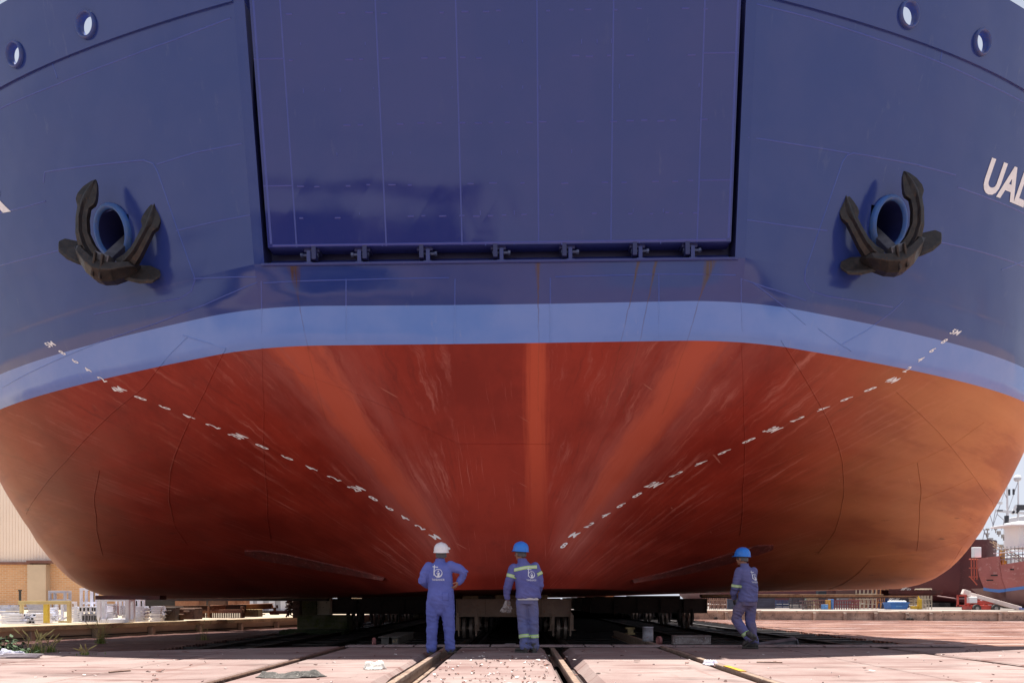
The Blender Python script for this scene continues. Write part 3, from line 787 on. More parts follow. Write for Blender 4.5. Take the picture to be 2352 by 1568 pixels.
for s, xw, xi, y0 in ((-1, -6.9, -2.75, 31.8), (1, 7.5, 3.2, 34.0)):
    side = 'left' if s < 0 else 'right'
    for k in range(6):
        a, b = (xw - .95, xi) if s < 0 else (xi, xw + .95)
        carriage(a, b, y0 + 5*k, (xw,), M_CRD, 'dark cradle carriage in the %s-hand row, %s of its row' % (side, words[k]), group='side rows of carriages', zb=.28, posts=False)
# transverse bilge beams with timber on top
def bilge_beam(x0, x1, y, z0, z1, label, m, timber=True):
    root = empty('bilge_beam', ((x0+x1)/2, y, z0)); tag(root, label, 'beam', 'bilge beams'); 
    b = MB(); b.box((0, .2, (z1-z0)/2 - .06), (x1-x0, .4, z1-z0-.12)); b.build('beam', m, root, bevel=.01)
    t = MB(); t.box((0, .2, z1-z0-.06), (x1-x0+.1, .44, .12)); t.build('timber', M_WOOD if timber else m, root, bevel=.01)
    return root
M_REDBEAM = worn('dark_red_beam', (.13, .028, .022), (.07, .02, .018), .6, 3)
bilge_beam(-12.4, -10.6, 22.4, .90, 1.0, 'dark red bilge beam end showing below the left bilge', M_REDBEAM, False)
bilge_beam(10.9, 12.4, 22.4, 1.0, 1.16, 'dark red bilge beam end showing below the right bilge', M_REDBEAM, False)
bilge_beam(gx(300, 32), gx(757, 32), 31.6, .83, 1.05, 'timber topped bilge beam ending beside the mossy post on the left', M_CRD)
bilge_beam(gx(1612, 34), gx(2100, 34), 33.8, .95, 1.12, 'timber topped bilge beam to the right of the right-hand carriages', M_CRD)

# ------------------------------------------------------------------ small things on the apron and beside it
def crumpled(name, c, sx, sy, h, m, label, cat, seed, n=44, folds=14):
    "a dropped piece of cloth or sheet: an uneven outline, folds running through it"
    rr = random.Random(seed); P = []; off = Vector((seed*3.1, seed*1.7, 0)); F = []
    for _ in range(folds):
        a = rr.gauss(0, .5) if rr.random() < .7 else rr.uniform(0, 3.1); p = Vector((rr.uniform(-.75, .75), rr.uniform(-.6, .6))); d = Vector((math.cos(a), math.sin(a)))*rr.uniform(.25, .7); F.append((p - d, p + d, rr.uniform(.45, 1.0), rr.uniform(.05, .13)))
    for i in range(n + 1):
        row = []
        for j in range(n + 1):
            u, v = i/n*2-1, j/n*2-1; r = max(abs(u), abs(v)); a = math.atan2(v, u); k = max(abs(math.cos(a)), abs(math.sin(a)))
            e = k*(1 + .38 * mnoise.noise(Vector((math.cos(a)*1.6, math.sin(a)*1.6, seed))) + .16*mnoise.noise(Vector((math.cos(a)*4, math.sin(a)*4, seed + 5))))
            q = Vector((u*e, v*e)); z = .0
            for p0, p1, hh, w in F:
                d = p1 - p0; t = max(0, min(1, (q - p0).dot(d)/d.length_squared)); ds = (q - p0 - d*t).length
                z = max(z, hh*(1 - abs(2*t - 1)**3)*math.exp(-(ds/w)**1.5))
            z = h*(z + .16)*min(1, (1 - r)*5 + .05) + .008 + .006*mnoise.noise(Vector((q.x*7, q.y*7, seed)))
            row.append(Vector((q.x*sx/2, q.y*sy/2, max(.005, z))))
        P.append(row)
    mb = MB(); mb.grid(P); o = mb.build(name, m, loc=c, smooth=True)
    mo = o.modifiers.new('solid', 'SOLIDIFY'); mo.thickness = .004
    return tag(o, label, cat)
def gp(X, Y, z=0.0):
    d = (CZ - z) * FPX / (Y - HY); return Vector((gx(X, d), d, z))
crumpled('rag', gp(667, 1553), .78, .46, .062, worn('grey_cloth', (.085, .08, .075), (.045, .042, .04), .9, 9, c3=(.20, .185, .17)), 'long crumpled grey rag lying on the sunlit concrete', 'rag', 5)
crumpled('paper_sack', gp(860, 1536), .27, .22, .10, worn('white_paper', (.55, .53, .50), (.40, .38, .36), .8, 6), 'small crumpled white sack on the slab behind the grey rag', 'bag', 2)
crumpled('plastic_bag', gp(1632, 1526), .24, .2, .06, worn('thin_plastic', (.55, .53, .56), (.36, .34, .46), .4, 6), 'white plastic bag caught against the rail with the yellow length', 'bag', 8)
crumpled('plastic_scrap', gp(30, 1506), .55, .3, .10, worn('grey_plastic', (.36, .36, .42), (.16, .16, .22), .5, 5), 'grey white plastic sheet by the leafy weeds at the left edge', 'sheet', 12)
chips = MB(); rr = random.Random(9)
for _ in range(230):
    y = rr.uniform(7.2, 11.7); x = rr.uniform(-1.0, .42) if rr.random() < .8 else rr.uniform(-4.5, 6)
    if rr.random() < .35: y = rr.uniform(7.2, 9)
    n = rr.randint(4, 6); r = rr.uniform(.006, .026); a0 = rr.uniform(0, 6); t = rr.uniform(-.5, .5); zc = .008
    pts = [Vector((x + r*rr.uniform(.5, 1.2)*math.cos(a0 + 2*math.pi*k/n), y + r*rr.uniform(.5, 1.2)*math.sin(a0 + 2*math.pi*k/n), zc + rr.uniform(0, .02))) for k in range(n)]
    chips.add(pts + [p + Vector((0, 0, -.006)) for p in pts], [tuple(range(n)), tuple(range(n, 2*n))[::-1]] + [(k, (k+1) % n, n+(k+1) % n, n+k) for k in range(n)], 0 if rr.random() < .4 else 1)
tag(chips.build('paint_chips', [worn('pale_chip', (.72, .68, .64), (.5, .4, .38), .8, 20), worn('dark_chip', (.10, .07, .065), (.2, .08, .06), .8, 20)], fix=False), 'flakes of old paint and leaf litter strewn on the middle slab', 'litter', kind='stuff')

def ibeam(name, a, b, hgt, wid, m, label, cat='steel beam', group=None):
    a, b = Vector(a), Vector(b); c = (a+b)/2; mb = MB(); up = Vector((0, 0, hgt/2 - .012))
    mb.bar(a-c, b-c, .02, hgt - .02); mb.bar(a-c+up, b-c+up, wid, .024); mb.bar(a-c-up, b-c-up, wid, .024)
    return tag(mb.build(name, m, loc=c, bevel=.004), label, cat, group)
M_PALEST = worn('scuffed_steel', (.30, .26, .25), (.16, .12, .11), .6, 7, .3, c3=(.42, .40, .42))
def low(X, Y, z): return gp(X, Y, z)
q0, q1 = at(1546, 1468, 15.1), at(1631, 1469, 15.1)
cb = MB(); c = (q0+q1)/2; w = (q1-q0).length
cb.box((0, 0, 0), (w, .02, .15)); cb.box((0, .04, .075), (w + .02, .16, .02)); cb.box((0, .04, -.075), (w + .02, .16, .02))
for s in (-1, 1): cb.box((s*w/2, .04, 0), (.015, .14, .13))
tag(cb.build('channel_beam', M_PALEST, loc=c, bevel=.003), 'short scuffed channel beam lying flat behind the walking man', 'steel beam')
bt = MB(); a = at(1740, 1479, 15.0); b = at(1829, 1466, 15.2)
bt.bar(a - a, b - a, .12, .02, up=(0, -.4, 1)); bt.bar(Vector((0, 0, -.03)), b - a + Vector((0, 0, -.09)), .015, .12); bt.bar(b - a, b - a + Vector((.03, 0, -.16)), .12, .02)
tag(bt.build('tilted_girder', worn('grey_girder', (.17, .16, .18), (.10, .09, .10), .55, 5, .4), loc=a), 'grey girder end tilted up beyond the walking man', 'steel beam')
def lathe(name, prof, m, loc, axis='Z', n=28, parent=None):
    mb = MB(); rg = []
    for r, h in prof: rg.append([Vector((r*math.cos(a), r*math.sin(a), h)) for a in [2*math.pi*j/n for j in range(n)]])
    mb.rings(rg)
    if axis == 'X': mb.v = [(p[2], p[0], p[1]) for p in mb.v]
    if axis == 'Y': mb.v = [(p[0], p[2], p[1]) for p in mb.v]
    o = mb.build(name, m, parent, smooth=True, auto=35); o.location = loc; return o
p = at(1488, 1480, 15.6); post = empty('pipe_post', p); tag(post, 'grey drum set on a short rusty post by the right-hand rail', 'drum')
lathe('drum', [(.02, .075), (.105, .075), (.112, .09), (.11, .2), (.115, .205), (.11, .21), (.11, .345), (.116, .355), (.112, .37), (.10, .37), (.095, .34), (.02, .33)], worn('galvanised', (.36, .36, .40), (.22, .2, .22), .45, 6, .4, c3=(.30, .12, .10)), (0, 0, 0), parent=post)
lathe('post', [(.06, -.55), (.06, -.02), (.075, -.01), (.075, .015), (.05, .03), (.05, .076)], M_RAIL, (0, 0, 0), parent=post)
p = at(1447, 1449, 19.5); br = MB()
for s, e in ((-1, .0), (1, .02)): br.box((0, 0, s*.06 + e), (.24, .12, .045)); 
br.box((.01, 0, 0), (.14, .09, .12)); br.box((-.08, -.01, -.12), (.06, .1, .16))
for q in (-.09, .09): br.tube([(q, -.09, .08), (q, -.05, .08)], .022, 8)
tag(br.build('yellow_bracket', worn('dull_yellow', (.30, .23, .10), (.18, .13, .07), .7, 8), loc=p, bevel=.008), 'dull yellow clamp bracket beside the grey drum', 'bracket')
for X0, Y0, d, lb in ((1514, 1470, 15.3, 'small reddish disc wheel standing on edge right of the grey drum'), (859, 1473, 15.8, 'small reddish ring standing on edge on the dark floor at left')):
    p = at(X0, Y0, d); a = lathe('disc_wheel', [(.03, -.015), (.072, -.02), (.08, -.03), (.088, -.02), (.088, .02), (.08, .03), (.072, .02), (.03, .015), (.028, 0)], worn('reddish_disc', (.34, .13, .12), (.22, .08, .08), .6, 8), p, 'X'); a.rotation_euler = (0, 0, R(20)); tag(a, lb, 'wheel')
for k, (X0, X1, lb) in enumerate(((873, 897, 'stubby grey beam end lying in the dark, nearest the red ring'), (898, 918, 'beam end with pale numbers beside the stubby grey one'))):
    p = at((X0+X1)/2, 1470, 17.2); w = (X1-X0)/FPX*17.2; mb = MB()
    mb.box((0, 1.2, .08), (w + .05, 2.6, .025)); mb.box((0, 1.2, -.09), (w + .05, 2.6, .025)); mb.box((0, 1.2, -.005), (w*.7, 2.5, .15))
    o = tag(mb.build('beam_end', worn('stub_steel', (.13, .115, .10), (.08, .07, .065), .7, 4), loc=p, bevel=.006), lb, 'steel beam', 'stub beams')
    if k:
        for q, ch in enumerate('67'):
            vs, fs = text_mesh(ch, .07, .01); t = MB(); t.add([(v[0] + (q-.5)*.06, -.056, v[1] - .04) for v in vs], fs); t.build('painted_number', worn('pale_ochre', (.45, .33, .18), (.3, .2, .1)), o, fix=False)
# low plate and sleepers in the dark behind the middle slab
mb = MB(); p = at(1160, 1482, 14.6); mb.box((0, 0, 0), (.32, .2, .03), .08); mb.box((.1, .05, .03), (.2, .18, .02), -.1)
tag(mb.build('scrap_plate', worn('dusty_plate', (.22, .18, .18), (.14, .11, .12), .8, 5), loc=p), 'dusty scrap plates on the slab edge left of the man with gloves', 'plate')

# weeds
M_STRAW = worn('straw_grass', (.42, .34, .13), (.30, .25, .09), .7, 9, bump=0)
M_GREEN = worn('fresh_grass', (.16, .22, .04), (.10, .15, .03), .7, 9, bump=0)
M_LEAF = worn('weed_leaf', (.045, .085, .03), (.025, .05, .02), .6, 6, bump=0)
def tuft(p, hgt, nb, spread, label, seed):
    root = empty('grass_tuft', p); tag(root, label, 'grass', 'grass tufts on the left deck'); rr = random.Random(seed)
    st = MB(); hd = MB(); gr = MB()
    for _ in range(nb):
        a = rr.uniform(0, 6.28); ln = hgt * rr.uniform(.55, 1.0); lean = rr.uniform(.05, spread)
        b = Vector((rr.gauss(0, .05), rr.gauss(0, .05), 0)); pts = [b + Vector((math.cos(a)*lean*f*f, math.sin(a)*lean*f*f, ln*f*(1-.12*f))) for f in (0, .25, .5, .75, 1)]
        st.tube(pts, [.006, .005, .004, .003, .002], 4)
        if rr.random() < .7:
            e = pts[-1]; t = (pts[-1]-pts[-2]).normalized()
            hd.tube([e - t*.10, e - t*.05, e + t*.02, e + t*.06], [.002, .011, .009, .001], 5)
    for _ in range(nb * 3):
        a = rr.uniform(0, 6.28); ln = hgt * rr.uniform(.15, .38); b = Vector((rr.gauss(0, .07), rr.gauss(0, .05), 0)); d = Vector((math.cos(a), math.sin(a), 0)); w = Vector((-d.y, d.x, 0)) * .008
        gr.add([b - w, b + w, b + d*ln*.25 + Vector((0, 0, ln*.7)) + w*.7, b + d*ln*.25 + Vector((0, 0, ln*.7)) - w*.7, b + d*ln*.6 + Vector((0, 0, ln))], [(0, 1, 2, 3), (3, 2, 4)])
    st.build('stalk', M_STRAW, root, fix=False); gr.build('blade', M_GREEN, root, fix=False)
    if hd.v: hd.build('seed_head', M_STRAW, root, fix=False)
tuft(gp(82, 1500), .44, 14, .26, 'straw coloured grass tuft with a bright green base near the left edge', 1)
tuft(gp(112, 1497), .36, 12, .24, 'thin dry grass beside the bright green tuft', 4)
tuft(low(232, 1483, FL), 1.0, 26, .55, 'tall seeding grass tuft on the ribbed deck, middle of the three groups', 2)
tuft(low(468, 1475, FL), .80, 12, .40, 'sparse pale grass tuft on the ribbed deck, nearest the dark shadow', 3)
tuft(gp(200, 1503), .16, 8, .12, 'short dry grass sprigs at the slab edge', 6)
def leafy(p, n, h, sp, label, seed):
    root = empty('leafy_weed', p); tag(root, label, 'plant'); rr = random.Random(seed); st = MB(); lf = MB()
    for _ in range(n):
        a = rr.uniform(0, 6.28); l = h*rr.uniform(.5, 1); b = Vector((rr.uniform(-sp, sp), rr.uniform(-.12, .12), 0)); d = Vector((math.cos(a)*.35, math.sin(a)*.35, 1)).normalized()
        st.tube([b, b + d*l*.5, b + d*l], [.007, .005, .002], 5)
        for k in range(9):
            f = rr.uniform(.2, 1); q = b + d*l*f; a2 = rr.uniform(0, 6.28); e = Vector((math.cos(a2), math.sin(a2), rr.uniform(-.3, .5))).normalized(); s = rr.uniform(.07, .14); w = e.cross(Vector((0, 0, 1))).normalized()*s*.22
            lf.add([q, q + e*s*.45 + w, q + e*s, q + e*s*.45 - w], [(0, 1, 2, 3)])
    st.build('stem', M_LEAF, root, fix=False); lf.build('leaf', M_LEAF, root, fix=False)
leafy(gp(14, 1502), 20, .30, .22, 'dark green leafy weed clump at the left edge of the slab', 5)
leafy(gp(52, 1505), 9, .16, .12, 'low leafy weed in front of the straw coloured tuft', 7)
mb = MB(); p = gp(40, 1511)
for k in range(3): mb.bar((-.5 + k*.12, k*.06, .03 + k*.015), (.32, -.02 + k*.05, .02 + k*.015), .09, .018)
tag(mb.build('scrap_boards', worn('weathered_board', (.30, .27, .29), (.17, .14, .16), .8, 6), loc=p), 'weathered boards stacked flat before the leafy weeds', 'boards')

lt = MB(); rr = random.Random(31)
for _ in range(260):
    x = rr.uniform(-9, 10); y = rr.uniform(7.3, 13.5); r = rr.uniform(.006, .028) * (1 if rr.random() < .9 else 2.2); n = rr.randint(4, 6); a0 = rr.uniform(0, 6)
    pts = [Vector((x + r*rr.uniform(.4, 1.3)*math.cos(a0 + 2*math.pi*k/n), y + r*rr.uniform(.3, .9)*math.sin(a0 + 2*math.pi*k/n), .006 + rr.uniform(0, r*.5))) for k in range(n)]
    lt.add(pts + [p + Vector((0, 0, -.006)) for p in pts], [tuple(range(n)), tuple(range(n, 2*n))[::-1]] + [(k, (k+1) % n, n+(k+1) % n, n+k) for k in range(n)], 0 if rr.random() < .3 else 1)
tag(lt.build('grit', [_mc['pale_chip'], _mc['dark_chip']], fix=False), 'dark grit and small litter scattered over the pink slabs', 'litter', kind='stuff')
for k, (X0, Y0, X1, Y1, lb) in enumerate(((1738, 1521, 1797, 1522, 'thin rusty rod lying on the sunlit slab right of the plastic bag'), (250, 1545, 300, 1541, 'thin rusty rod lying on the slab near the left edge'))):
    a, e = gp(X0, Y0), gp(X1, Y1); mb = MB(); mb.tube([(0, 0, .012), (e - a) * .5 + Vector((0, .01, .012)), (e - a) + Vector((0, 0, .012))], .009, 6); tag(mb.build('steel_rod', M_RAIL, loc=a), lb, 'rod')

# dark strip added behind the camera, to be mirrored under the door sill
g = MB(); g.box((-11.5, -17.5, .002), (22, 13, .012)); struct(g.build('added_dark_strip', worn('added_strip_asphalt', (.05, .048, .048), (.035, .034, .034), .9, 1.2, c3=(.08, .07, .065))))
# ------------------------------------------------------------------ left quay and yard
M_QTIM = worn('quay_timber', (.30, .22, .13), (.19, .135, .08), .85, 2.2, c3=(.12, .09, .06))
M_QWALL = worn('quay_face', (.14, .115, .10), (.09, .075, .07), .9, 1.2, c3=(.06, .05, .045))
YL = .05                                              # height of the left quay
qa, qb = gp(-260, 1447, YL), gp(690, 1416, YL)
qd = (qb - qa).normalized(); qn = Vector((qd.y, -qd.x, 0))
if qn.y > 0: qn = -qn
yard = MB(); yard.prism([qa + Vector((0,0,-.06)), qb + Vector((0,0,-.06)), Vector((qb.x + 30, 160, YL-.06)), Vector((-160, 160, YL-.06)), Vector((-160, qa.y, YL-.06))], (0, 0, -.55), (0, 0, 0))
struct(yard.build('yard_slab', worn('dusty_yard', (.38, .31, .23), (.29, .24, .18), .9, .8)))
qw = empty('quay_wall', qa); tag(qw, 'low left quay wall with a timber cap and concrete posts', 'wall')
ln = (qb - qa).length
def along(t, out=0, z=0): return qd*t + qn*out + Vector((0, 0, z - YL))
mb = MB(); mb.bar(along(0, .04, YL-.08), along(ln, .04, YL-.08), .34, .16); mb.build('cap_beam', M_QTIM, qw, bevel=.015)
mb = MB(); mb.bar(along(0, -.06, -.32), along(ln, -.06, -.32), .1, .42); mb.build('wall', M_QWALL, qw)
t = 1.6
while t < ln:
    mb = MB(); mb.bar(along(t, .08, -.5), along(t, .08, YL-.165), .22, .2); mb.build('post', worn('post_concrete', (.28, .24, .19), (.18, .15, .12), .9, 3), qw, bevel=.015); t += 2.35
mb = MB(); mb.bar(along(0, .03, -.34), along(ln, .03, -.34), .03, .03); mb.build('pipe', M_BLACK, qw)
def yq(X, Y, z=YL): return gp(X, Y, z)

# brick and sheet-metal shed
def brickmat():
    m = Mat('orange_brick', .85, 0, .25); x, y, z = m.xyz()
    n = m.t.nodes.new('ShaderNodeTexBrick'); m.t.links.new(m.vec(x, z, 0.0), n.inputs['Vector'])
    for k, v in (('Color1', (.66, .36, .18, 1)), ('Color2', (.55, .28, .13, 1)), ('Mortar', (.60, .48, .36, 1))): n.inputs[k].default_value = v
    n.inputs['Scale'].default_value = 1; n.inputs['Brick Width'].default_value = .5; n.inputs['Row Height'].default_value = .17; n.inputs['Mortar Size'].default_value = .022
    c = m.mix(m.noise(.5, 5, .6).ss(.4, .65) * .45, n.outputs[0], (.56, .36, .22)); m.color(c); return m.m
DS = 70.0
shed = empty('workshop_shed', (gx(75, DS), DS, YL)); tag(shed, 'pale sheet-metal workshop shed on an orange brick base', 'building')
def sx(X): return gx(X, DS) - gx(75, DS)
zg = gz(1294, DS) - YL
mb = MB(); mb.box((sx(-300)/2 + sx(420)/2, 10, zg/2), (sx(420)-sx(-300), 20, zg)); mb.build('brick_wall', brickmat(), shed)
mb = MB(); x = sx(-300)
while x < sx(420): mb.box((x + .14, 10, zg + 6.5), (.22, 20.05, 13)); x += .28
mb.box((sx(60), 10, zg + 6.5), (sx(420)-sx(-300), 20, 13)); mb.build('sheet_cladding', worn('cream_sheet', (.84, .70, .60), (.80, .66, .56), .6, .25, bump=0), shed)
mb = MB(); mb.box((sx(95), -.35, zg/2 - .05), (sx(116)-sx(74), .7, zg - .1)); mb.build('pillar', worn('cream_plaster', (.58, .46, .34), (.52, .41, .3), .8, .6), shed)
mb = MB(); mb.box((sx(-110), -.22, zg + .04), (sx(74)-sx(-300), .45, .22)); mb.box((sx(250), -.4, zg + .14), (sx(420)-sx(66), .8, .25)); mb.build('gutter', worn('brown_gutter', (.20, .085, .06), (.14, .06, .05), .6, 2), shed)
mb = MB(); mb.tube([(sx(71), -.2, 0), (sx(71), -.2, zg)], .12, 10); mb.build('downpipe', worn('dark_pipe', (.10, .07, .05), (.06, .05, .04), .6, 3), shed)
for X0, lb in ((46, 'thin dark standpipe before the brick wall, left of the cream pillar'), (214, 'thin dark standpipe before the brick wall, left of a twin'), (222, 'thin dark standpipe before the brick wall, right of a twin')):
    mb = MB(); hgt = 26/FPX*60; mb.tube([(0, 0, 0), (0, 0, hgt + .7)], .09, 8); mb.tube([(0, 0, hgt+.62), (0, 0, hgt + .74)], .13, 8)
    tag(mb.build('standpipe', worn('black_pipe', (.05, .05, .045), (.03, .03, .03), .6, 4), loc=(gx(X0, 60), 60, YL)), lb, 'pipe', 'standpipes by the brick wall')
# white steel frames and stacks on the quay
M_WST = worn('white_steel', (.72, .74, .82), (.58, .61, .72), .5, 3, bump=0)
M_WST2 = worn('dull_white_steel', (.46, .48, .56), (.36, .37, .45), .55, 3, bump=0)
M_YEL = worn('trestle_yellow', (.62, .46, .05), (.52, .38, .08), .6, 3, bump=0); M_CRM = worn('trestle_cream', (.55, .46, .24), (.48, .38, .18), .7, 3, bump=0)
def dq(X, Y): return yq(X, Y).y
p = yq(108, 1430); d = p.y; k = d/FPX
tr = empty('trestle', p); tag(tr, 'yellow and cream timber trestle at the quay edge before the white steel', 'trestle')
for X0, m, w in ((50, M_CRM, 6), (107, M_YEL, 11), (159, M_CRM, 7)):
    mb = MB(); mb.box(((X0-108)*k, 0, 25*k), (w*k, .12, 50*k)); mb.build('leg', m, tr, bevel=.006)
for a, b in ((44, 112), (112, 164)):
    mb = MB(); mb.box((((a+b)/2-108)*k, -.04, 47*k), ((b-a)*k, .08, 8*k)); mb.build('rail', M_CRM, tr, bevel=.006)
mb = MB(); mb.box(((146-108)*k, .05, 3*k), (26*k, .06, 4*k)); mb.build('brace', M_CRM, tr)
def frame_thing(name, X0, X1, Y0, Y1, t, d, label, shelves=(), m=None, depth=.35, cat='steel stand', diag=False):
    k = d/FPX; zb = gz(Y1, d); base = Vector((gx((X0+X1)/2, d), d, zb)); root = empty(name, base); tag(root, label, cat)
    w = (X1-X0)*k; h = (Y1-Y0)*k; t *= k; m = m or M_WST
    for s in (-1, 1):
        for q in (0, depth):
            mb = MB(); mb.box((s*(w-t)/2, q, h/2), (t, t, h)); mb.build('upright', m, root, bevel=.004)
    for f in (1.0,) + tuple(shelves):
        mb = MB()
        for q in (0, depth): mb.box((0, q, h*f - t/2), (w - 2*t, t*.9, t))
        for s in (-1, 1): mb.box((s*(w-t)/2, depth/2, h*f - t/2), (t*.8, depth - t, t))
        mb.build('crossbar', m, root, bevel=.004)
    if diag:
        mb = MB(); mb.bar((-w*.4, depth/2, h*.05), (w*.4, depth/2, h*.3), t*.8, t*.8); mb.build('brace', m, root)
    return root
frame_thing('steel_rack', 184, 213, 1350, 1420, 5, 28.5, 'tall white steel rack with crossbars, top nearest the bilge', (.55, .28))
frame_thing('storage_stand', 224, 298, 1372, 1428, 8, 27.6, 'big white rectangular steel stand standing behind flat bars', (.12,))
frame_thing('storage_stand', 266, 276, 1374, 1414, 3, 30.5, 'narrow white upright frame just right of the tall rack', ())
frame_thing('storage_stand', 306, 322, 1374, 1412, 5, 29.0, 'white triple-tube frame right of the big rectangular one', (.1,))
frame_thing('storage_stand', 128, 164, 1381, 1426, 5, 29.5, 'white frame with a sloping brace seen through the yellow trestle', (), diag=True)
frame_thing('storage_stand', 112, 152, 1356, 1404, 5, 31.5, 'white bracketed frame standing above the yellow trestle', (.6,), m=M_WST2)
def bars_stack(X0, X1, Y0, Y1, d, nx, nz, label, m=None, alongx=False, name='tube_stack', rot=0, cat='steel tubes', jit=.08, seed=1):
    "bundle of square tubes with open dark ends, or flat bars"
    k = d/FPX; w = (X1-X0)*k; h = (Y1-Y0)*k; zb = gz(Y1, d); base = Vector((gx((X0+X1)/2, d), d, zb)); mb = MB(); rr = random.Random(seed)
    cw, ch = w/nx, h/nz
    for i in range(nx):
        for j in range(nz):
            if alongx: mb.box((rr.uniform(-jit, jit), i*.14, (j+.5)*ch), (w*rr.uniform(.8, 1), .12, ch*.82), rr.uniform(-.03, .03))
            else:
                x = -w/2 + (i+.5)*cw; z = (j+.5)*ch; L = rr.uniform(.7, 1.1); y = rr.uniform(-.1, .06)
                mb.box((x, y + L/2, z), (cw*.86, L, ch*.86)); mb.box((x, y - .003, z), (cw*.52, .01, ch*.52), None, 1)
    o = mb.build(name, [m or M_WST, M_BLACK], loc=base); return tag(o, label, cat)
bars_stack(0, 54, 1408, 1432, 26.9, 4, 4, 'long white tubes stacked flat at the far left of the quay', alongx=True, seed=2)
bars_stack(54, 82, 1408, 1432, 27.2, 3, 3, 'short bundle of white tubes with dark open ends beside the yellow trestle', seed=3)
bars_stack(184, 232, 1391, 1406, 27.9, 6, 1, 'row of white square tubes with dark ends on top of upright bars', seed=4)
bars_stack(186, 230, 1407, 1430, 28.0, 8, 1, 'upright white flat bars under the row of square tubes', m=M_WST2, seed=6)
bars_stack(4, 46, 1392, 1409, 30, 3, 3, 'jumble of grey white brackets behind the long tubes', m=M_WST2, alongx=True, jit=.3, seed=8)
bars_stack(60, 108, 1386, 1408, 30.5, 3, 6, 'stack of bluish white plates behind the yellow trestle', m=M_WST2, alongx=True, jit=.05, seed=9)
bars_stack(84, 126, 1410, 1427, 28.6, 3, 4, 'low pile of white angle brackets under the yellow trestle', alongx=True, jit=.12, seed=10)
bars_stack(228, 296, 1420, 1429, 28.2, 3, 2, 'white flat bars lying at the foot of the big frame', alongx=True, jit=.1, seed=11)
bars_stack(306, 336, 1391, 1427, 28.4, 3, 9, 'wavy stack of white panels right of the big frame', alongx=True, jit=.05, name='panel_stack', cat='panels', seed=12)
bars_stack(346, 372, 1391, 1427, 29.2, 3, 9, 'second stack of white panels with dark edges beside the rusty steel', alongx=True, jit=.03, name='panel_stack', cat='panels', seed=13)
mb = MB(); mb.box((0, 0, .18), (1.0, .7, .36)); mb.box((0, -.01, .37), (1.05, .75, .03)); mb.box((0, 0, .02), (.9, .6, .06))
tag(mb.build('steel_bin', worn('dark_red_bin', (.20, .03, .025), (.14, .025, .02), .6, 3), loc=(gx(268, 33), 33, gz(1411, 33)), bevel=.01), 'dark red steel bin seen through the big white frame', 'bin')
# rusty steel further along the quay
M_RUST = worn('rust_steel', (.30, .145, .085), (.19, .085, .05), .75, 1.6, .2, c3=(.42, .26, .16)); M_RUSTD = worn('dark_rust', (.12, .065, .045), (.07, .04, .03), .8, 2, c3=(.22, .11, .06))
ibeam('steel_beam', at(352, 1397, 31), at(566, 1394, 32), .22, .24, M_RUSTD, 'long dark rusted beam behind the toothed rack', group='rusty beams')
ibeam('steel_beam', at(484, 1396, 31.4), at(626, 1391, 33), .24, .26, M_RUST, 'long orange rusted beam carried on short stands', group='rusty beams')
mb = MB(); mb.box((0, .4, .2), (1.15, .9, .42)); mb.box((0, .4, .43), (1.2, .95, .03)); tag(mb.build('steel_tank', M_RUST, loc=(gx(430, 37), 37, gz(1393, 37)), bevel=.02), 'rusty box tank behind the long dark beam', 'tank')
mb = MB(); mb.box((0, .4, .22), (.8, .9, .44)); mb.box((-.42, .4, .22), (.05, .95, .5)); tag(mb.build('steel_tank', M_RUSTD, loc=(gx(500, 37), 37, gz(1393, 37)), bevel=.02), 'dark mottled box tank between two rusty ones', 'tank')
mb = MB(); mb.box((0, .4, .22), (.75, .9, .46)); mb.box((0, -.08, .22), (.05, .05, .46)); tag(mb.build('steel_tank', M_RUST, loc=(gx(542, 37), 37, gz(1393, 37)), bevel=.02), 'orange box tank above the long rusted beam', 'tank')
d = 31.6; rk = empty('toothed_rack', (gx(512, d), d, gz(1418, d))); tag(rk, 'low rusty rack with a row of teeth along its edge', 'rack')
k = d/FPX; mb = MB(); mb.box((0, 0, 15*k), (100*k, .25, 8*k)); mb.build('rail', M_RUST, rk, bevel=.005); 
mb = MB()
for i in range(24): mb.box((-48*k + i*4.1*k, -.08, 6*k), (2.2*k, .05, 12*k))
mb.build('teeth', M_RUSTD, rk)
for q in (-49, -30, 45): mb = MB(); mb.box((q*k, 0, 13*k), (5*k, .3, 26*k)); mb.build('bracket', M_RUST, rk, bevel=.005)
mb = MB(); mb.box((0, .3, .16), (.6, .6, .32)); 
for i in range(5): mb.box((-.26 + i*.13, -.01, .16), (.05, .03, .32))
tag(mb.build('ribbed_box', worn('tan_box', (.36, .25, .12), (.27, .18, .09), .8, 3), loc=(gx(576, 32), 32, gz(1416, 32)), bevel=.01), 'tan ribbed box at the right end of the toothed rack', 'box')
for X0, lb in ((609, 'small rusty stand under the orange beam, left one'), (641, 'small rusty stand under the orange beam, right one')):
    p = Vector((gx(X0 - 10, 33), 33, gz(1411, 33))); mb = MB(); mb.box((0, 0, .02), (.3, .3, .04)); mb.box((0, 0, .16), (.1, .1, .28)); mb.box((0, 0, .3), (.26, .2, .04)); 
    for q in (-.1, .1): mb.box((q, 0, .36), (.03, .18, .12))
    tag(mb.build('beam_stand', M_RUST, loc=p), lb, 'stand', 'beam stands')
mb = MB(); mb.tube([(-.38, 0, .10), (.40, .05, .11)], .075, 14); o = mb.build('steel_pipe', worn('red_brown_pipe', (.20, .07, .06), (.14, .05, .045), .6, 3), loc=(gx(640, 33), 33, gz(1411, 33)), smooth=True, auto=40); tag(o, 'short red brown pipe lying by the scrap heap', 'pipe')
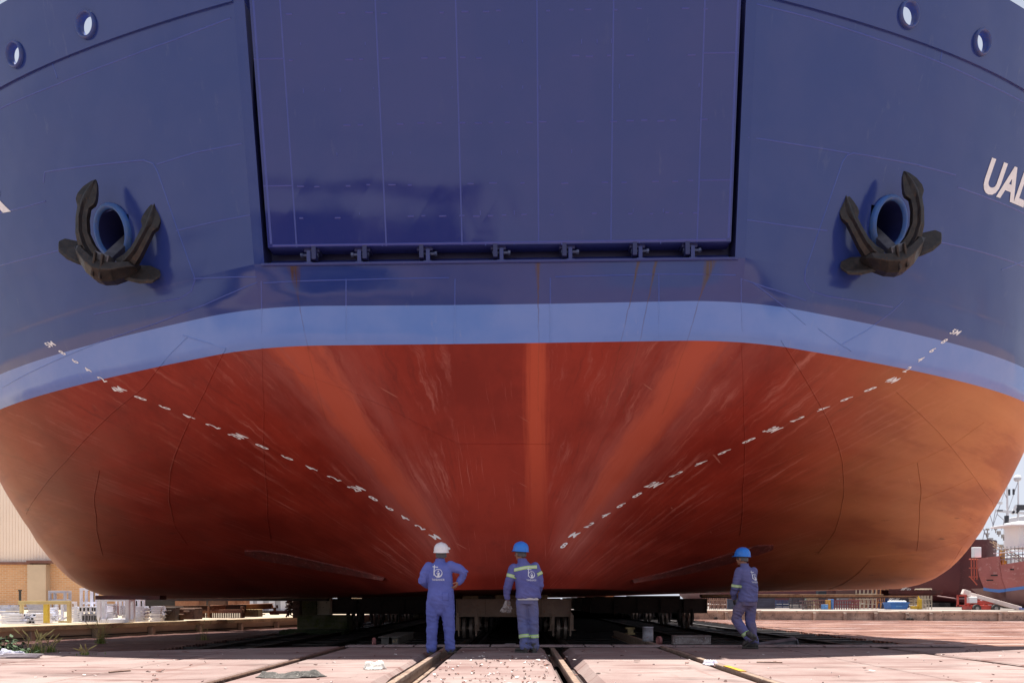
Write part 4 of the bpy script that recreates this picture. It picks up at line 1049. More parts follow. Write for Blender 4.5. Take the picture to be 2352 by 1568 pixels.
sc = empty('scrap_heap', (gx(666, 33.5), 33.5, gz(1412, 33.5))); tag(sc, 'heap of rusty chain and scrap at the end of the quay', 'scrap heap'); mb = MB(); rr = random.Random(5)
for i in range(60):
    f = rr.random(); p = Vector((rr.gauss(0, .14) * (1.2 - f), rr.gauss(0, .14), f * .62)); a = Vector((rr.uniform(-1, 1), rr.uniform(-1, 1), rr.uniform(-1, 1))).normalized() * rr.uniform(.05, .12)
    mb.tube([p - a, p + a], rr.uniform(.02, .045), 6)
mb.build('scrap', M_RUSTD, sc)
# dark lean-to, mossy blocks and bright post at the end of the quay
M_MOSS = worn('mossy_concrete', (.20, .19, .12), (.07, .10, .03), .95, 1.8, bump=.6, bscale=14, c3=(.18, .22, .03))
M_MOSSD = worn('dark_moss', (.07, .09, .045), (.035, .05, .025), .95, 2.0, bump=.6, bscale=14, c3=(.14, .13, .09))
def lump(name, X0, X1, Y0, Y1, d, depth, m, label, cat, bev=.05):
    k = d/FPX; mb = MB(); w = (X1-X0)*k; h = (Y1-Y0)*k
    n = 8; P = MB(); P.box((0, depth/2, h/2), (w, depth, h)); P.box((w*.02, depth*.5, h*.97), (w*.96, depth*.9, .08)); P.box((-w*.2, -.03, h*.45), (w*.5, .1, .06)); P.box((w*.1, -.02, h*.7), (w*.3, .1, .1), .1)
    o = P.build(name, m, loc=(gx((X0+X1)/2, d), d, gz(Y1, d)), bevel=bev); return tag(o, label, cat)
lump('concrete_block', 682, 797, 1413, 1456, 31.0, 1.2, M_MOSS, 'big moss-grown concrete block left of the first bogie', 'block')
lump('concrete_ramp', 640, 790, 1447, 1462, 29.5, 1.0, M_MOSSD, 'low dark mossy kerb in front of the concrete block', 'kerb')
lump('mossy_post', 692, 726, 1370, 1414, 33.0, .5, M_MOSS, 'green mossy square post standing on the block', 'post', .03)
lump('pale_post', 727, 758, 1370, 1414, 33.2, .5, worn('pale_plaster', (.78, .72, .58), (.66, .6, .45), .8, 2), 'pale sunlit square post beside the mossy one', 'post', .02)
lump('brick_pier', 672, 688, 1372, 1418, 32.4, .4, worn('dark_pier', (.16, .10, .085), (.10, .07, .06), .9, 3), 'narrow dark brick pier at the end of the timber cap', 'post', .02)
d = 52; hut = empty('site_hut', (gx(620, d), d, gz(1412, d))); tag(hut, 'grey and white site hut behind the rusty beams', 'hut'); k = d/FPX
mb = MB(); mb.box((0, 1.5, 1.3), (110*k, 3, 2.6)); mb.build('wall', worn('grey_hut', (.34, .36, .40), (.26, .27, .30), .7, 1), hut)
for X0 in (-45, -22, 5, 32): mb = MB(); mb.box((X0*k, -.03, .9), (14*k, .06, 1.5)); mb.build('window', worn('hut_window', (.62, .66, .72), (.5, .52, .58), .3, 1), hut)
mb = MB(); mb.box((48*k, -.03, .7), (16*k, .06, 1.4)); mb.build('door', worn('pale_door', (.7, .66, .6), (.6, .55, .5), .6, 1), hut)
d = 40; mb = MB(); mb.box((0, 2, .55), (3.0, 3.6, 1.1)); mb.box((0, 1.9, 1.15), (3.2, 4, .1)); mb.box((-1.2, .1, .5), (.12, .1, 1.0)); mb.box((1.2, .1, .5), (.12, .1, 1.0))
tag(mb.build('dark_container', worn('black_container', (.03, .025, .025), (.02, .02, .02), .7, 2), loc=(gx(355, d), d, gz(1402, d)), bevel=.02), 'dark container behind the panel stacks', 'container')
# sunlit wall and stores far beyond the left bogies
lump('store_wall', 800, 1060, 1370, 1396, 76, 1, worn('sunny_wall', (.62, .50, .34), (.50, .40, .27), .9, .5), 'long sunlit low wall far beyond the left-hand bogies', 'wall', .02)
for q, (X0, m, lb) in enumerate(((826, M_WST, 'white drum store beyond the first bogie gap'), (872, M_RUST, 'rusty pallet store beyond the second bogie gap'), (905, M_WST, 'white crate store beyond the third bogie gap'))):
    lump('stores_pile', X0 - 12, X0 + 12, 1392, 1420, 64, 1, m, lb, 'stores', .05)

lump('timber_stack', 372, 402, 1394, 1425, 29.6, .8, worn('dark_timber', (.075, .055, .045), (.045, .035, .03), .9, 2.5, c3=(.12, .08, .06)), 'dark stack of old timbers right of the white panel stacks', 'timber stack', .02)
lump('timber_stack', 404, 446, 1397, 1422, 30.0, .8, worn('rust_timber', (.15, .085, .06), (.08, .05, .04), .9, 2.5, c3=(.24, .14, .09)), 'rust brown stack left of the toothed rack', 'timber stack', .02)
bars_stack(112, 130, 1394, 1427, 28.9, 2, 7, 'narrow stack of white slats just right of the yellow leg', alongx=True, jit=.05, seed=21)
bars_stack(164, 182, 1392, 1428, 28.6, 3, 8, 'narrow stack of white slats left of the tall rack', alongx=True, jit=.05, seed=22)
bars_stack(236, 262, 1386, 1419, 30.2, 3, 6, 'stack of bluish slats behind the big white stand', m=M_WST2, alongx=True, jit=.06, seed=23)
bars_stack(276, 306, 1390, 1424, 30.6, 3, 6, 'stack of grey white slats between the big stand and the triple-tube one', m=M_WST2, alongx=True, jit=.06, seed=24)
bars_stack(0, 30, 1388, 1402, 31.5, 3, 3, 'small heap of grey white brackets at the far left against the brick', m=M_WST2, alongx=True, jit=.2, seed=25)
# ------------------------------------------------------------------ right quay, yard, other vessels
M_QCON = worn('quay_concrete', (.40, .34, .28), (.20, .165, .14), .9, 1.7, bump=.6, bscale=8, c3=(.07, .06, .055))
q0 = gp(1570, 1424, FL); q1 = gp(2460, 1429, FL); zt = .18
rq = empty('quay_wall', q0); tag(rq, 'low crumbling concrete quay wall across the right-hand yard', 'wall')
L = (q1 - q0); L.z = 0
mb = MB(); mb.prism([Vector((0, 0, 0)), L, L + Vector((0, 1.2, 0)), Vector((0, 1.2, 0))], (0, 0, 0), (0, 0, zt - FL - .12)); mb.build('wall', M_QCON, rq)
mb = MB(); rr = random.Random(6); f = 0
while f < 1:
    w = rr.uniform(.05, .11); a = L * f; b = L * min(1, f + w - .004); hh = rr.uniform(.10, .15)
    mb.prism([a + Vector((0, -.06 - rr.uniform(0, .05), 0)), b + Vector((0, -.06 - rr.uniform(0, .05), 0)), b + Vector((0, 1.3, 0)), a + Vector((0, 1.3, 0))], (0, 0, zt - FL - .12), (0, 0, zt - FL - .12 + hh)); f += w
mb.build('coping', worn('pale_coping', (.52, .45, .38), (.40, .34, .28), .9, 1.5), rq, bevel=.02)
mb = MB()
for f in (.12, .21, .36, .44, .52, .6, .66, .83, .93): mb.box(L*f + Vector((0, -.05, .28)), (.22, .14, .56))
mb.build('buttress', M_QCON, rq, bevel=.03)
mb = MB()
for f in (.09, .60, .61): mb.tube([L*f + Vector((0, -.2, .12)), L*f + Vector((0, .02, .12))], .11, 12)
mb.build('drain_pipe', M_BLACK, rq)
ya = MB(); ya.add([(q0.x - 40, 51.2, zt - .02), (140, 51.2, zt - .02), (140, 105, -.42), (q0.x - 40, 105, -.42), (140, 400, -.42), (q0.x - 40, 400, -.42)], [(0, 1, 2, 3), (3, 2, 4, 5)])
struct(ya.build('yard_paving', worn('pale_paving', (.19, .16, .145), (.13, .11, .10), .9, .4)))
def yz(d): return zt - .02 + (min(d, 105) - 51.2) / 53.8 * (-.42 - zt + .02) if d > 51.2 else zt
def yp(X, d): return Vector((gx(X, d), d, yz(d)))

# big dark red hull seen end-on behind
M_DKRED = worn('dark_red_hull', (.105, .022, .026), (.075, .018, .024), .55, .12, bump=.1, bscale=.8, c3=(.14, .05, .05))
d = 135.0; k = d/FPX; c = yp(2235, d); rs = empty('moored_hull', c); tag(rs, 'big dark red ship hull end-on behind the boom lift', 'ship')
sec = [(-6.6, 1.2), (-7.4, 3.2), (-7.9, 6.0), (-8.1, 9.5), (-8.1, 12.0)]
rg = []
for yy, kx in ((0, .30), (1.5, .62), (4, .84), (8, .97), (14, 1.0), (60, 1.0)):
    row = [Vector((0, yy + 2.0*(1-kx)*0, .5))] + [Vector((x*kx*(.9 + .1*zq/12), yy + (0 if zq > 4 else (4-zq)*.9), zq)) for x, zq in sec] + [Vector((-x*kx*(.9 + .1*zq/12), yy + (0 if zq > 4 else (4-zq)*.9), zq)) for x, zq in sec[::-1]]
    rg.append(row)
mb = MB(); mb.rings(rg); mb.build('hull', M_DKRED, rs, smooth=True, auto=40)
mb = MB(); mb.tube([(-6.2, .3, 2.0), (-3, -.2, 1.5), (1, -.4, 1.6), (5, -.2, 2.2)], .10, 6); mb.build('weld_line', worn('pale_line', (.32, .2, .2), (.25, .16, .16), .6, 1), rs)
mb = MB()
for q in (-5, -3, -1, 1, 3): mb.box((q, 4, .4), (.8, 3, .8))
mb.build('keel_block', M_CRD, rs)
# red trawler with the blue stripe
d = 112.0; k = d/FPX; base = yp(2245, d); tw = empty('red_trawler', base); tag(tw, 'faded red trawler with a blue stripe and white rails at the right edge', 'ship')
T = lambda X, Y, y=0: Vector(((X - 2245)*k, y, gz(Y, d) - base.z))
M_TRED = worn('faded_red', (.40, .13, .12), (.32, .10, .09), .6, .35, bump=.1, bscale=1, c3=(.46, .22, .20)); M_TBOT = worn('dull_bottom', (.24, .13, .12), (.18, .09, .09), .6, .3, bump=.1)
st = [ # X, sheer Y, stripe Y, chine Y, keel Y
 (2242, 1283, 1348, 1349, 1350, 0), (2252, 1281, 1351, 1358, 1362, -.4), (2266, 1279, 1353, 1368, 1380, -.9), (2283, 1277, 1351, 1378, 1392, -1.3), (2284, 1298, 1351, 1379, 1392, -1.3), (2310, 1293, 1347, 1382, 1396, -1.7), (2352, 1286, 1341, 1380, 1398, -2.0), (2480, 1270, 1330, 1380, 1400, -2.2), (2640, 1262, 1325, 1380, 1402, -2.2)]
up = [[T(X0, a, y), T(X0 + (b-a)*.12, a + (b-a)*.6, y + .1), T(X0 + (b-a)*.30, b, y + .3)] for X0, a, b, c_, e, y in st]
mb = MB(); mb.grid(up); mb.grid([[r[0], r[0] + Vector((3.4, 5, 0))] for r in up]); mb.grid([[r[0] + Vector((3.4, 5, 0)), r[2] + Vector((3.4, 5, 0))] for r in up]); mb.add([up[0][0], up[0][2], up[0][2] + Vector((3.4, 5, 0)), up[0][0] + Vector((3.4, 5, 0))], [(0, 1, 2, 3)]); mb.build('hull', M_TRED, tw, fix=False)
dn = [[T(X0 + (b-a)*.30, b + 7, y + .32), T(X0 + (b-a)*.40, c_, y + .8), T(X0 + (b-a)*.45 + 4, e, y + 2.4), T(X0 + (b-a)*.45 + 4, e, y + 5)] for X0, a, b, c_, e, y in st]
mb = MB(); mb.grid(dn); mb.build('underbody', M_TBOT, tw, smooth=True, fix=False)
mb = MB(); mb.grid([[u[2] + Vector((0, -.02, 0)), dd[0] + Vector((0, -.02, 0))] for u, dd in zip(up, dn)]); mb.build('stripe', worn('stripe_blue', (.08, .19, .50), (.10, .2, .45), .5, 1), tw, fix=False)
M_PWHITE = worn('ship_white', (.80, .80, .80), (.72, .73, .76), .5, .4, bump=0); M_ORNG = worn('orange_ladder', (.45, .09, .05), (.36, .07, .05), .6, 2)
mb = MB(); mb.box((T(2463, 1250).x + 1.6, 3.2, T(0, 1225).z), (17, 3.4, 4)); mb.box((T(2463, 1250).x + 4, 3.2, T(0, 1185).z), (14, 2.8, 2.6)); mb.box((T(2463, 1250).x + .2, 2.4, T(0, 1204).z), (18.5, 5, .25)); mb.build('superstructure', M_PWHITE, tw, bevel=.05)
mb = MB(); mb.box((T(2462, 0).x + 2.2, 1.44, T(0, 1216).z), (14, .06, .9)); mb.build('window', M_BLACK, tw)
mb = MB(); mb.box((T(2250, 0).x, .8, T(0, 1267).z), (1.1, .7, 1.5)); mb.build('wheel_box', M_PWHITE, tw, bevel=.05)
for j, zz_ in enumerate((1256, 1264, 1272, 1280)):
    mb = MB(); mb.tube([T(2284, zz_ + 6, .2), T(2352, zz_, -.6), T(2480, zz_ - 12, -.8)], .07, 6); mb.build('rail', worn('grey_rail', (.22, .2, .22), (.15, .14, .15), .5, 1) if j != 1 else M_PWHITE, tw)
mb = MB()
for X0 in range(2286, 2470, 9): mb.tube([T(X0, 1298, 0), T(X0, 1254, 0)], .05, 5)
mb.build('stanchion', worn('grey_rail', (.22, .2, .22), (.15, .14, .15)), tw)
mb = MB(); mb.bar(T(2312, 1300, 1), T(2312, 1262, 1), .5, .5); mb.bar(T(2308, 1290, .8), T(2320, 1290, .8), .3, .5); mb.build('winch_post', worn('winch_yellow', (.5, .33, .05), (.35, .2, .05), .6, 2), tw)
mb = MB()
for X0 in (2228, 2234, 2240): mb.tube([T(X0, 1282, -.3), T(X0 + 1, 1330, -.3)], .09, 6)
for Y0 in (1284, 1304, 1324): mb.tube([T(2223, Y0, -.3), T(2243, Y0, -.3)], .09, 6)
mb.tube([T(2226, 1324, -.3), T(2244, 1342, 0)], .10, 6); mb.build('ladder', M_ORNG, tw)
mb = MB()
for X0, Y0 in ((2272, 1321), (2262, 1332), (2322, 1308)): mb.box(T(X0, Y0, -1.2 if X0 < 2300 else -1.55), (.9 if X0 != 2322 else 2.2, .2, .18))
mb.build('freeing_port', M_BLACK, tw)
# lattice jib leaning over the trawler deck
mb = MB(); a, b = T(2300, 1240, 2), T(2352, 1276, 1); e = (b - a)
for o in ((0, 0, 0), (0, 0, -.7), (0, .7, 0)): mb.bar(a + Vector(o), a + e*3 + Vector(o), .10)
n = 26
for i in range(n): mb.bar(a + e*3*i/n + Vector((0, 0, -.7*(i % 2))), a + e*3*(i+1)/n + Vector((0, 0, -.7*((i+1) % 2))), .06)
mb.build('jib', worn('cream_jib', (.62, .52, .34), (.5, .42, .28), .6, 1), tw)
# white ship further back: masts, yards and bridge
d2 = 160.0; k2 = d2/FPX; b2 = yp(2330, d2); ws = empty('white_ship', b2); tag(ws, 'white ship with masts, antennas and rigging, washed out behind the trawler', 'ship')
U = lambda X, Y, y=0: Vector(((X - 2330)*k2, y, gz(Y, d2) - b2.z))
mb = MB(); mb.box((U(2430, 0).x, 6, 5), (18, 10, 11)); mb.box((U(2450, 0).x, 6, U(0, 1185).z - 3), (14, 8, 7)); mb.build('bridge', M_PWHITE, ws, bevel=.1)
M_GRIG = worn('rigging_grey', (.42, .42, .46), (.34, .34, .38), .5, 1, bump=0); M_GDK = worn('rigging_dark', (.06, .06, .07), (.04, .04, .05), .5, 1, bump=0)
mb = MB(); mb.tube([U(2315, 1262), U(2313, 1110)], [.35, .14], 8); mb.tube([U(2338, 1262), U(2339, 1100)], [.3, .1], 8); mb.build('mast', M_PWHITE, ws)
mb = MB()
for a, b in (((2286, 1172), (2352, 1178)), ((2300, 1208), (2360, 1205)), ((2280, 1152), (2302, 1155)), ((2325, 1180), (2334, 1160))): mb.bar(U(*a), U(*b), .28, .5)
mb.build('yard', M_PWHITE, ws)
mb = MB()
for a, b in (((2272, 1175), (2284, 1215)), ((2286, 1175), (2278, 1218)), ((2262, 1215), (2256, 1245)), ((2258, 1213), (2270, 1240)), ((2313, 1112), (2278, 1216)), ((2339, 1104), (2300, 1216)), ((2290, 1180), (2352, 1232)), ((2306, 1130), (2316, 1150))): mb.tube([U(*a), U(*b)], .07, 5)
mb.build('rigging', M_GRIG, ws)
mb = MB(); mb.box(U(2312, 1192), (.7, .5, 1.5)); mb.box(U(2312, 1202), (.4, .4, 1.2)); mb.box(U(2344, 1165), (1.6, .6, 1.1)); mb.bar(U(2334, 1178), U(2346, 1162), .4); mb.box(U(2296, 1172), (1.2, .3, .3)); mb.box(U(2318, 1130), (.3, .3, 1.3)); mb.box(U(2328, 1129), (.3, .3, 1.2)); mb.build('antenna', M_GDK, ws)
mb = MB(); mb.ell(U(2337, 1098), (.75, .7, .75), 14, 8); mb.build('radome', worn('radome_grey', (.6, .62, .66), (.55, .56, .6), .5, 1), ws, smooth=True)
mb = MB(); rr = random.Random(2)
for i in range(30):
    X0 = rr.uniform(2258, 2352); Y0 = rr.uniform(1215, 1258); mb = MB(); mb.box(U(X0, Y0, -1), (rr.uniform(.2, 1.2), .3, rr.uniform(.15, .8))); mb.box(U(X0, Y0 + 4, -1), (.12, .2, .8)); mb.build('deck_gear', worn('gear_mix', (.5, .46, .4), (.28, .26, .26), .6, .7), ws)

# boom lift
d = 74.0; k = d/FPX; b = yp(2255, d); bl = empty('boom_lift', b); tag(bl, 'red boom lift with its white boom lowered to the right', 'boom lift')
Bp = lambda X, Y, y=0: Vector(((X - 2255)*k, y, gz(Y, d) - b.z))
M_LRED = worn('lift_red', (.50, .055, .035), (.40, .05, .035), .5, 2, bump=0)
mb = MB(); mb.box(Bp(2250, 1394, 0), (60*k, 1.5, 10*k)); mb.build('chassis', M_LRED, bl, bevel=.03)
for X0 in (2231, 2274):
    for y in (-.8, .8):
        mb = MB(); mb.tube([Bp(X0, 1396, y - .18), Bp(X0, 1396, y + .18)], 9*k, 20); w = mb.build('wheel', worn('tyre', (.04, .04, .04), (.07, .06, .055), .9, 5), bl, smooth=True, auto=35)
        mb = MB(); mb.tube([Bp(X0, 1396, y - .2), Bp(X0, 1396, y + .2)], 4*k, 12); mb.build('hub', worn('hub_grey', (.3, .28, .26), (.2, .18, .17), .6, 3), w)
mb = MB(); mb.box(Bp(2252, 1383, 0), (50*k, 1.3, 9*k)); mb.build('turntable', M_LRED, bl, bevel=.03)
mb = MB(); mb.box(Bp(2226, 1377, -.3), (18*k, .8, 14*k)); mb.build('engine_cover', M_PWHITE, bl, bevel=.04)
mb = MB()
for a, c in (((2193, 1366), (2193, 1391)), ((2211, 1368), (2211, 1389))): mb.bar(Bp(*a, -.5), Bp(*c, -.5), .14)
for a, c in (((2192, 1367), (2213, 1367)), ((2190, 1390), (2250, 1389))): mb.bar(Bp(*a, -.5), Bp(*c, -.5), .14)
mb.build('counterweight_frame', M_LRED, bl)
mb = MB(); mb.bar(Bp(2212, 1361, -.2), Bp(2330, 1397, -.9), .42, .40); mb.bar(Bp(2208, 1358, -.2), Bp(2222, 1363, -.25), .5, .5); mb.build('boom', worn('boom_white', (.72, .62, .58), (.6, .48, .44), .6, 1, bump=0), bl, bevel=.03)
mb = MB(); mb.bar(Bp(2215, 1357, -.2) , Bp(2332, 1393, -.9), .10, .06); mb.build('boom_pipe', M_LRED, bl)
mb = MB(); mb.box(Bp(2329, 1400, -.9), (10*k, .9, 9*k)); mb.bar(Bp(2324, 1397, -1.3), Bp(2334, 1397, -1.3), .05); mb.build('basket', worn('basket_blue', (.10, .16, .40), (.08, .1, .3), .6, 2), bl)
# skip, trestle crane, scaffold, stores
d = 100.0; k = d/FPX; b = yp(2067, d); sk = empty('waste_skip', b); tag(sk, 'blue waste skip with white bundles on top', 'skip')
mb = MB(); mb.prism([Vector((-19*k, 0, 0)), Vector((17*k, 0, 0)), Vector((21*k, 0, 15*k)), Vector((-22*k, 0, 15*k))], (0, 0, 0), (0, 2.0, 0)); mb.build('body', worn('skip_blue', (.04, .17, .50), (.035, .13, .40), .5, 1), sk, bevel=.03)
mb = MB(); mb.box((0, 1, 15*k), (45*k, 2.2, .14)); mb.build('rim', worn('skip_rim', (.06, .2, .5), (.05, .15, .4), .5, 1), sk)
mb = MB()
for q in range(6): mb.ell((-16*k + q*6.4*k, .8, 17.5*k), (3.6*k, .6, 2.6*k), 8, 6)
mb.build('bundle', M_PWHITE, sk, smooth=True)
mb = MB(); 
for q in range(5): mb.box((-8*k + q*3*k, -.01, 7*k), (2*k, .02, 3*k))
mb.build('lettering_patch', worn('pale_blue_patch', (.15, .35, .62), (.12, .3, .55), .5, 1), sk)
def lattice(name, P0, P1, w, m, label, cat, n=10):
    a, b = Vector(P0), Vector(P1); mb = MB(); u = Vector((w, 0, 0)); v = Vector((0, w, 0))
    e = b - a; u = e.cross(Vector((0, 1, 0))).normalized()*w
    for o in (Vector(), u, v, u + v): mb.bar(o, o + e, w*.14)
    for i in range(n):
        s = i % 2; mb.bar((u if s else Vector()) + e*i/n, (Vector() if s else u) + e*(i+1)/n, w*.08); mb.bar((u if s else Vector()) + v + e*i/n, (Vector() if s else u) + v + e*(i+1)/n, w*.08)
    return tag(mb.build(name, m, loc=a), label, cat)
lattice('lattice_jib', yp(2045, 104) + Vector((0, 0, .5)), at(2092, 1352, 104), .55, worn('grey_lattice', (.40, .38, .36), (.3, .28, .27), .5, 1), 'grey lattice jib leaning up behind the blue skip', 'jib', 12)
def scaffold(X0, X1, Y0, d, bays, lifts, m, label):
    k = d/FPX; b = yp((X0+X1)/2, d); root = empty('scaffold_tower', b); tag(root, label, 'scaffold', 'scaffold towers in the right yard'); w = (X1-X0)*k; h = gz(Y0, d) - b.z
    mb = MB()
    for i in range(bays+1):
        for y in (0, 1.2): mb.tube([(-w/2 + w*i/bays, y, 0), (-w/2 + w*i/bays, y, h)], .06, 5)
    mb.build('standard', m, root); mb = MB()
    for j in range(1, lifts+1):
        for y in (0, 1.2): mb.tube([(-w/2, y, h*j/lifts), (w/2, y, h*j/lifts)], .05, 5)
    mb.build('ledger', m, root); mb = MB()
    for i in range(bays): mb.tube([(-w/2 + w*i/bays, 0, 0), (-w/2 + w*(i+1)/bays, 0, h*.9)], .04, 5)
    mb.build('brace', m, root)
    mb = MB(); mb.box((0, .6, h*(lifts-1)/lifts + .08), (w, 1.2, .08)); mb.build('deck', M_WOOD, root)
scaffold(1975, 2012, 1352, 108, 4, 4, worn('cream_scaffold', (.55, .46, .34), (.4, .33, .25), .6, 1), 'cream tube scaffold left of the man in navy')
scaffold(2014, 2040, 1352, 112, 3, 3, worn('orange_scaffold', (.50, .22, .07), (.4, .17, .06), .6, 1), 'orange scaffold platform above the man in navy')
scaffold(2112, 2140, 1352, 104, 4, 4, worn('cream_scaffold', (.55, .46, .34), (.4, .33, .25)), 'cream scaffold under the bilge, left of the dark red hull')
scaffold(1620, 1668, 1368, 100, 5, 3, worn('rusty_scaffold', (.38, .22, .16), (.28, .15, .11), .7, 1), 'rusty scaffold racks beyond the right-hand carriages')
d = 98; k = d/FPX; b = yp(2112, d); mb = MB(); mb.box((0, 0, 10*k), (7*k, .5, 28*k)); mb.box((-6*k, .3, 4*k), (18*k, .8, 6*k)); mb.bar((0, 0, 22*k), (-10*k, 0, 44*k), .16)
tag(mb.build('hoist_post', worn('hoist_yellow', (.60, .38, .02), (.45, .28, .03), .6, 1), loc=b, bevel=.02), 'yellow hoist post just right of the blue skip', 'hoist')
def rack(X0, X1, Y0, d, m, label, n=7):
    k = d/FPX; b = yp((X0+X1)/2, d); w = (X1-X0)*k; h = gz(Y0, d) - b.z; mb = MB(); mb.box((0, .5, h*.93), (w, 1, h*.14)); mb.box((0, .5, h*.55), (w*.98, .9, h*.10))
    for i in range(n): mb.box((-w/2 + w*(i+.5)/n, .1, h*.45), (w/n*.3, .15, h*.9))
    return tag(mb.build('steel_rack', m, loc=b), label, 'rack', 'steel racks in the right yard')
rack(1842, 1868, 1378, 97, worn('brown_rack', (.16, .09, .09), (.1, .06, .06), .7, 1), 'dark brown rack under the ship, left of the man in grey green')
rack(1872, 1900, 1376, 99, worn('rack_rust', (.26, .12, .10), (.18, .08, .07), .7, 1), 'rust red rack just right of the man in grey green')
rack(1915, 1975, 1377, 97, worn('maroon_rack', (.25, .07, .08), (.17, .05, .06), .7, 1), 'long maroon rack left of the cream scaffold', 11)
lump_ = lambda X0, X1, Y0, d, m, lb, cat: (lambda b, w, h: tag((lambda mb: (mb.box((0, .5, h/2), (w, 1, h)), mb.box((0, .5, h), (w*1.06, 1.06, h*.08)), mb.box((0, -.03, h*.45), (w*.7, .06, h*.5)), mb.build(cat.replace(' ', '_'), m, loc=b, bevel=.02))[-1])(MB()), lb, cat))(yp((X0+X1)/2, d), (X1-X0)/FPX*d, gz(Y0, d) - yz(d))
lump_(1893, 1902, 1388, 95, worn('crate_blue', (.12, .30, .60), (.1, .25, .5), .6, 1), 'small light blue crate at the foot of the rust red rack', 'tool crate')
lump_(1903, 1908, 1378, 96, worn('crate_orange', (.6, .3, .05), (.5, .25, .05), .6, 1), 'narrow orange cabinet beside the blue one', 'cabinet')
lump_(1909, 1915, 1376, 96, worn('cabinet_blue', (.10, .22, .50), (.08, .18, .4), .6, 1), 'narrow blue cabinet left of the maroon rack', 'cabinet')
lump_(1880, 1898, 1358, 118, worn('dark_box', (.02, .025, .04), (.015, .02, .03), .6, 1), 'dark container hung behind the men, below the hull', 'container')
lump_(1690, 1780, 1372, 112, worn('dark_plant', (.05, .05, .08), (.035, .03, .05), .6, .6), 'long dark plant container behind the walking man', 'container')
lump_(1672, 1688, 1376, 104, worn('navy_plant', (.05, .06, .10), (.03, .03, .05), .6, .6), 'small navy plant box left of the walking man', 'plant box')
d = 150; b = yp(1800, d); hb_ = MB(); w = 235/FPX*d
rg = [[Vector((x*kx, y, zq)) for x, zq in ((-w*.5, .6), (-w*.6, 2.5), (-w*.62, 6), (w*.62, 6), (w*.6, 2.5), (w*.5, .6))] for y, kx in ((0, .7), (3, .95), (8, 1), (40, 1))]
hb_.rings(rg); tag(hb_.build('maroon_hull', worn('maroon_hull', (.10, .03, .035), (.07, .02, .03), .6, .3), loc=b, smooth=True, auto=40), 'maroon hull standing far back beyond the racks', 'ship')
# greenery far behind
M_FOL = [worn('foliage_a', (.085, .13, .03), (.04, .07, .02), .8, 1, bump=0), worn('foliage_b', (.14, .17, .05), (.08, .10, .03), .8, 1, bump=0)]
def tree(X0, d, h, w, label, seed):
    root = empty('broad_tree', yp(X0, d)); tag(root, label, 'tree', 'trees behind the right yard'); rr = random.Random(seed)
    mb = MB(); mb.tube([(0, 0, 0), (.1, 0, h*.4), (-.1, .1, h*.7)], [.25, .18, .08], 8)
    for q in range(4): a = rr.uniform(0, 6.28); mb.tube([(0, 0, h*(.3 + .1*q)), (math.cos(a)*w*.35, math.sin(a)*w*.35, h*(.5 + .1*q))], [.1, .03], 6)
    mb.build('trunk', M_WOOD, root, smooth=True); mb = MB()
    cl = [(Vector((rr.gauss(0, w*.26), rr.gauss(0, w*.26), h*rr.uniform(.15, .95))), rr.uniform(.5, 1.0)*w*.22) for _ in range(22)]
    for _ in range(1500):
        c, r = cl[rr.randrange(22)]; p = c + Vector((rr.gauss(0, 1), rr.gauss(0, 1), rr.gauss(0, 1)))*r*.6; p.z = max(.2, p.z)
        n = Vector((rr.uniform(-1, 1), rr.uniform(-1, 1), rr.uniform(-.2, 1))).normalized(); u = n.orthogonal().normalized()*rr.uniform(.10, .26); v = n.cross(u)*rr.uniform(.5, .9)
        mb.add([p - u, p + v, p + u, p - v], [(0, 1, 2, 3)], 0 if c.z + r*.3 < h*.55 else 1)
    mb.build('crown', M_FOL, root, fix=False)
for X0, h, w, lb in ((1932, 7, 6, 'leafy green tree far behind the maroon rack, leftmost of the greenery'), (1962, 6, 5, 'leafy green tree far behind the cream scaffold'), (1990, 8, 6, 'leafy green tree far behind the orange scaffold'), (1908, 6, 5, 'leafy green tree far behind the blue cabinet'), (2075, 7, 6, 'leafy green tree far behind the lattice jib')):
    tree(X0, 190, h, w, lb, int(X0))

# unseen dark block added behind the camera, for the glossy bow door to mirror
wh = empty('added_reflection_shed', (-18, -70, FL)); tag(wh, 'dark shed added behind the camera to mirror a dark band low on the bow door', 'building')
mb = MB(); mb.box((0, -8, 6.8), (27, 16, 13.6)); mb.build('wall', worn('dark_sheet_wall', (.05, .06, .08), (.035, .04, .055), .7, .3), wh)
mb = MB(); mb.prism([Vector((-13.8, .4, 13.6)), Vector((-13.8, -8, 14.6)), Vector((-13.8, -16.4, 13.6))], (0, 0, 0), (27.6, 0, 0)); mb.build('roof', worn('dark_roof', (.07, .07, .08), (.05, .05, .06), .7, .5), wh)
for q in (-8, 0, 8): mb = MB(); mb.box((q, .03, 2.2), (5, .08, 4.4)); mb.build('door', worn('dark_doors', (.03, .035, .05), (.02, .025, .035), .7, 1), wh)

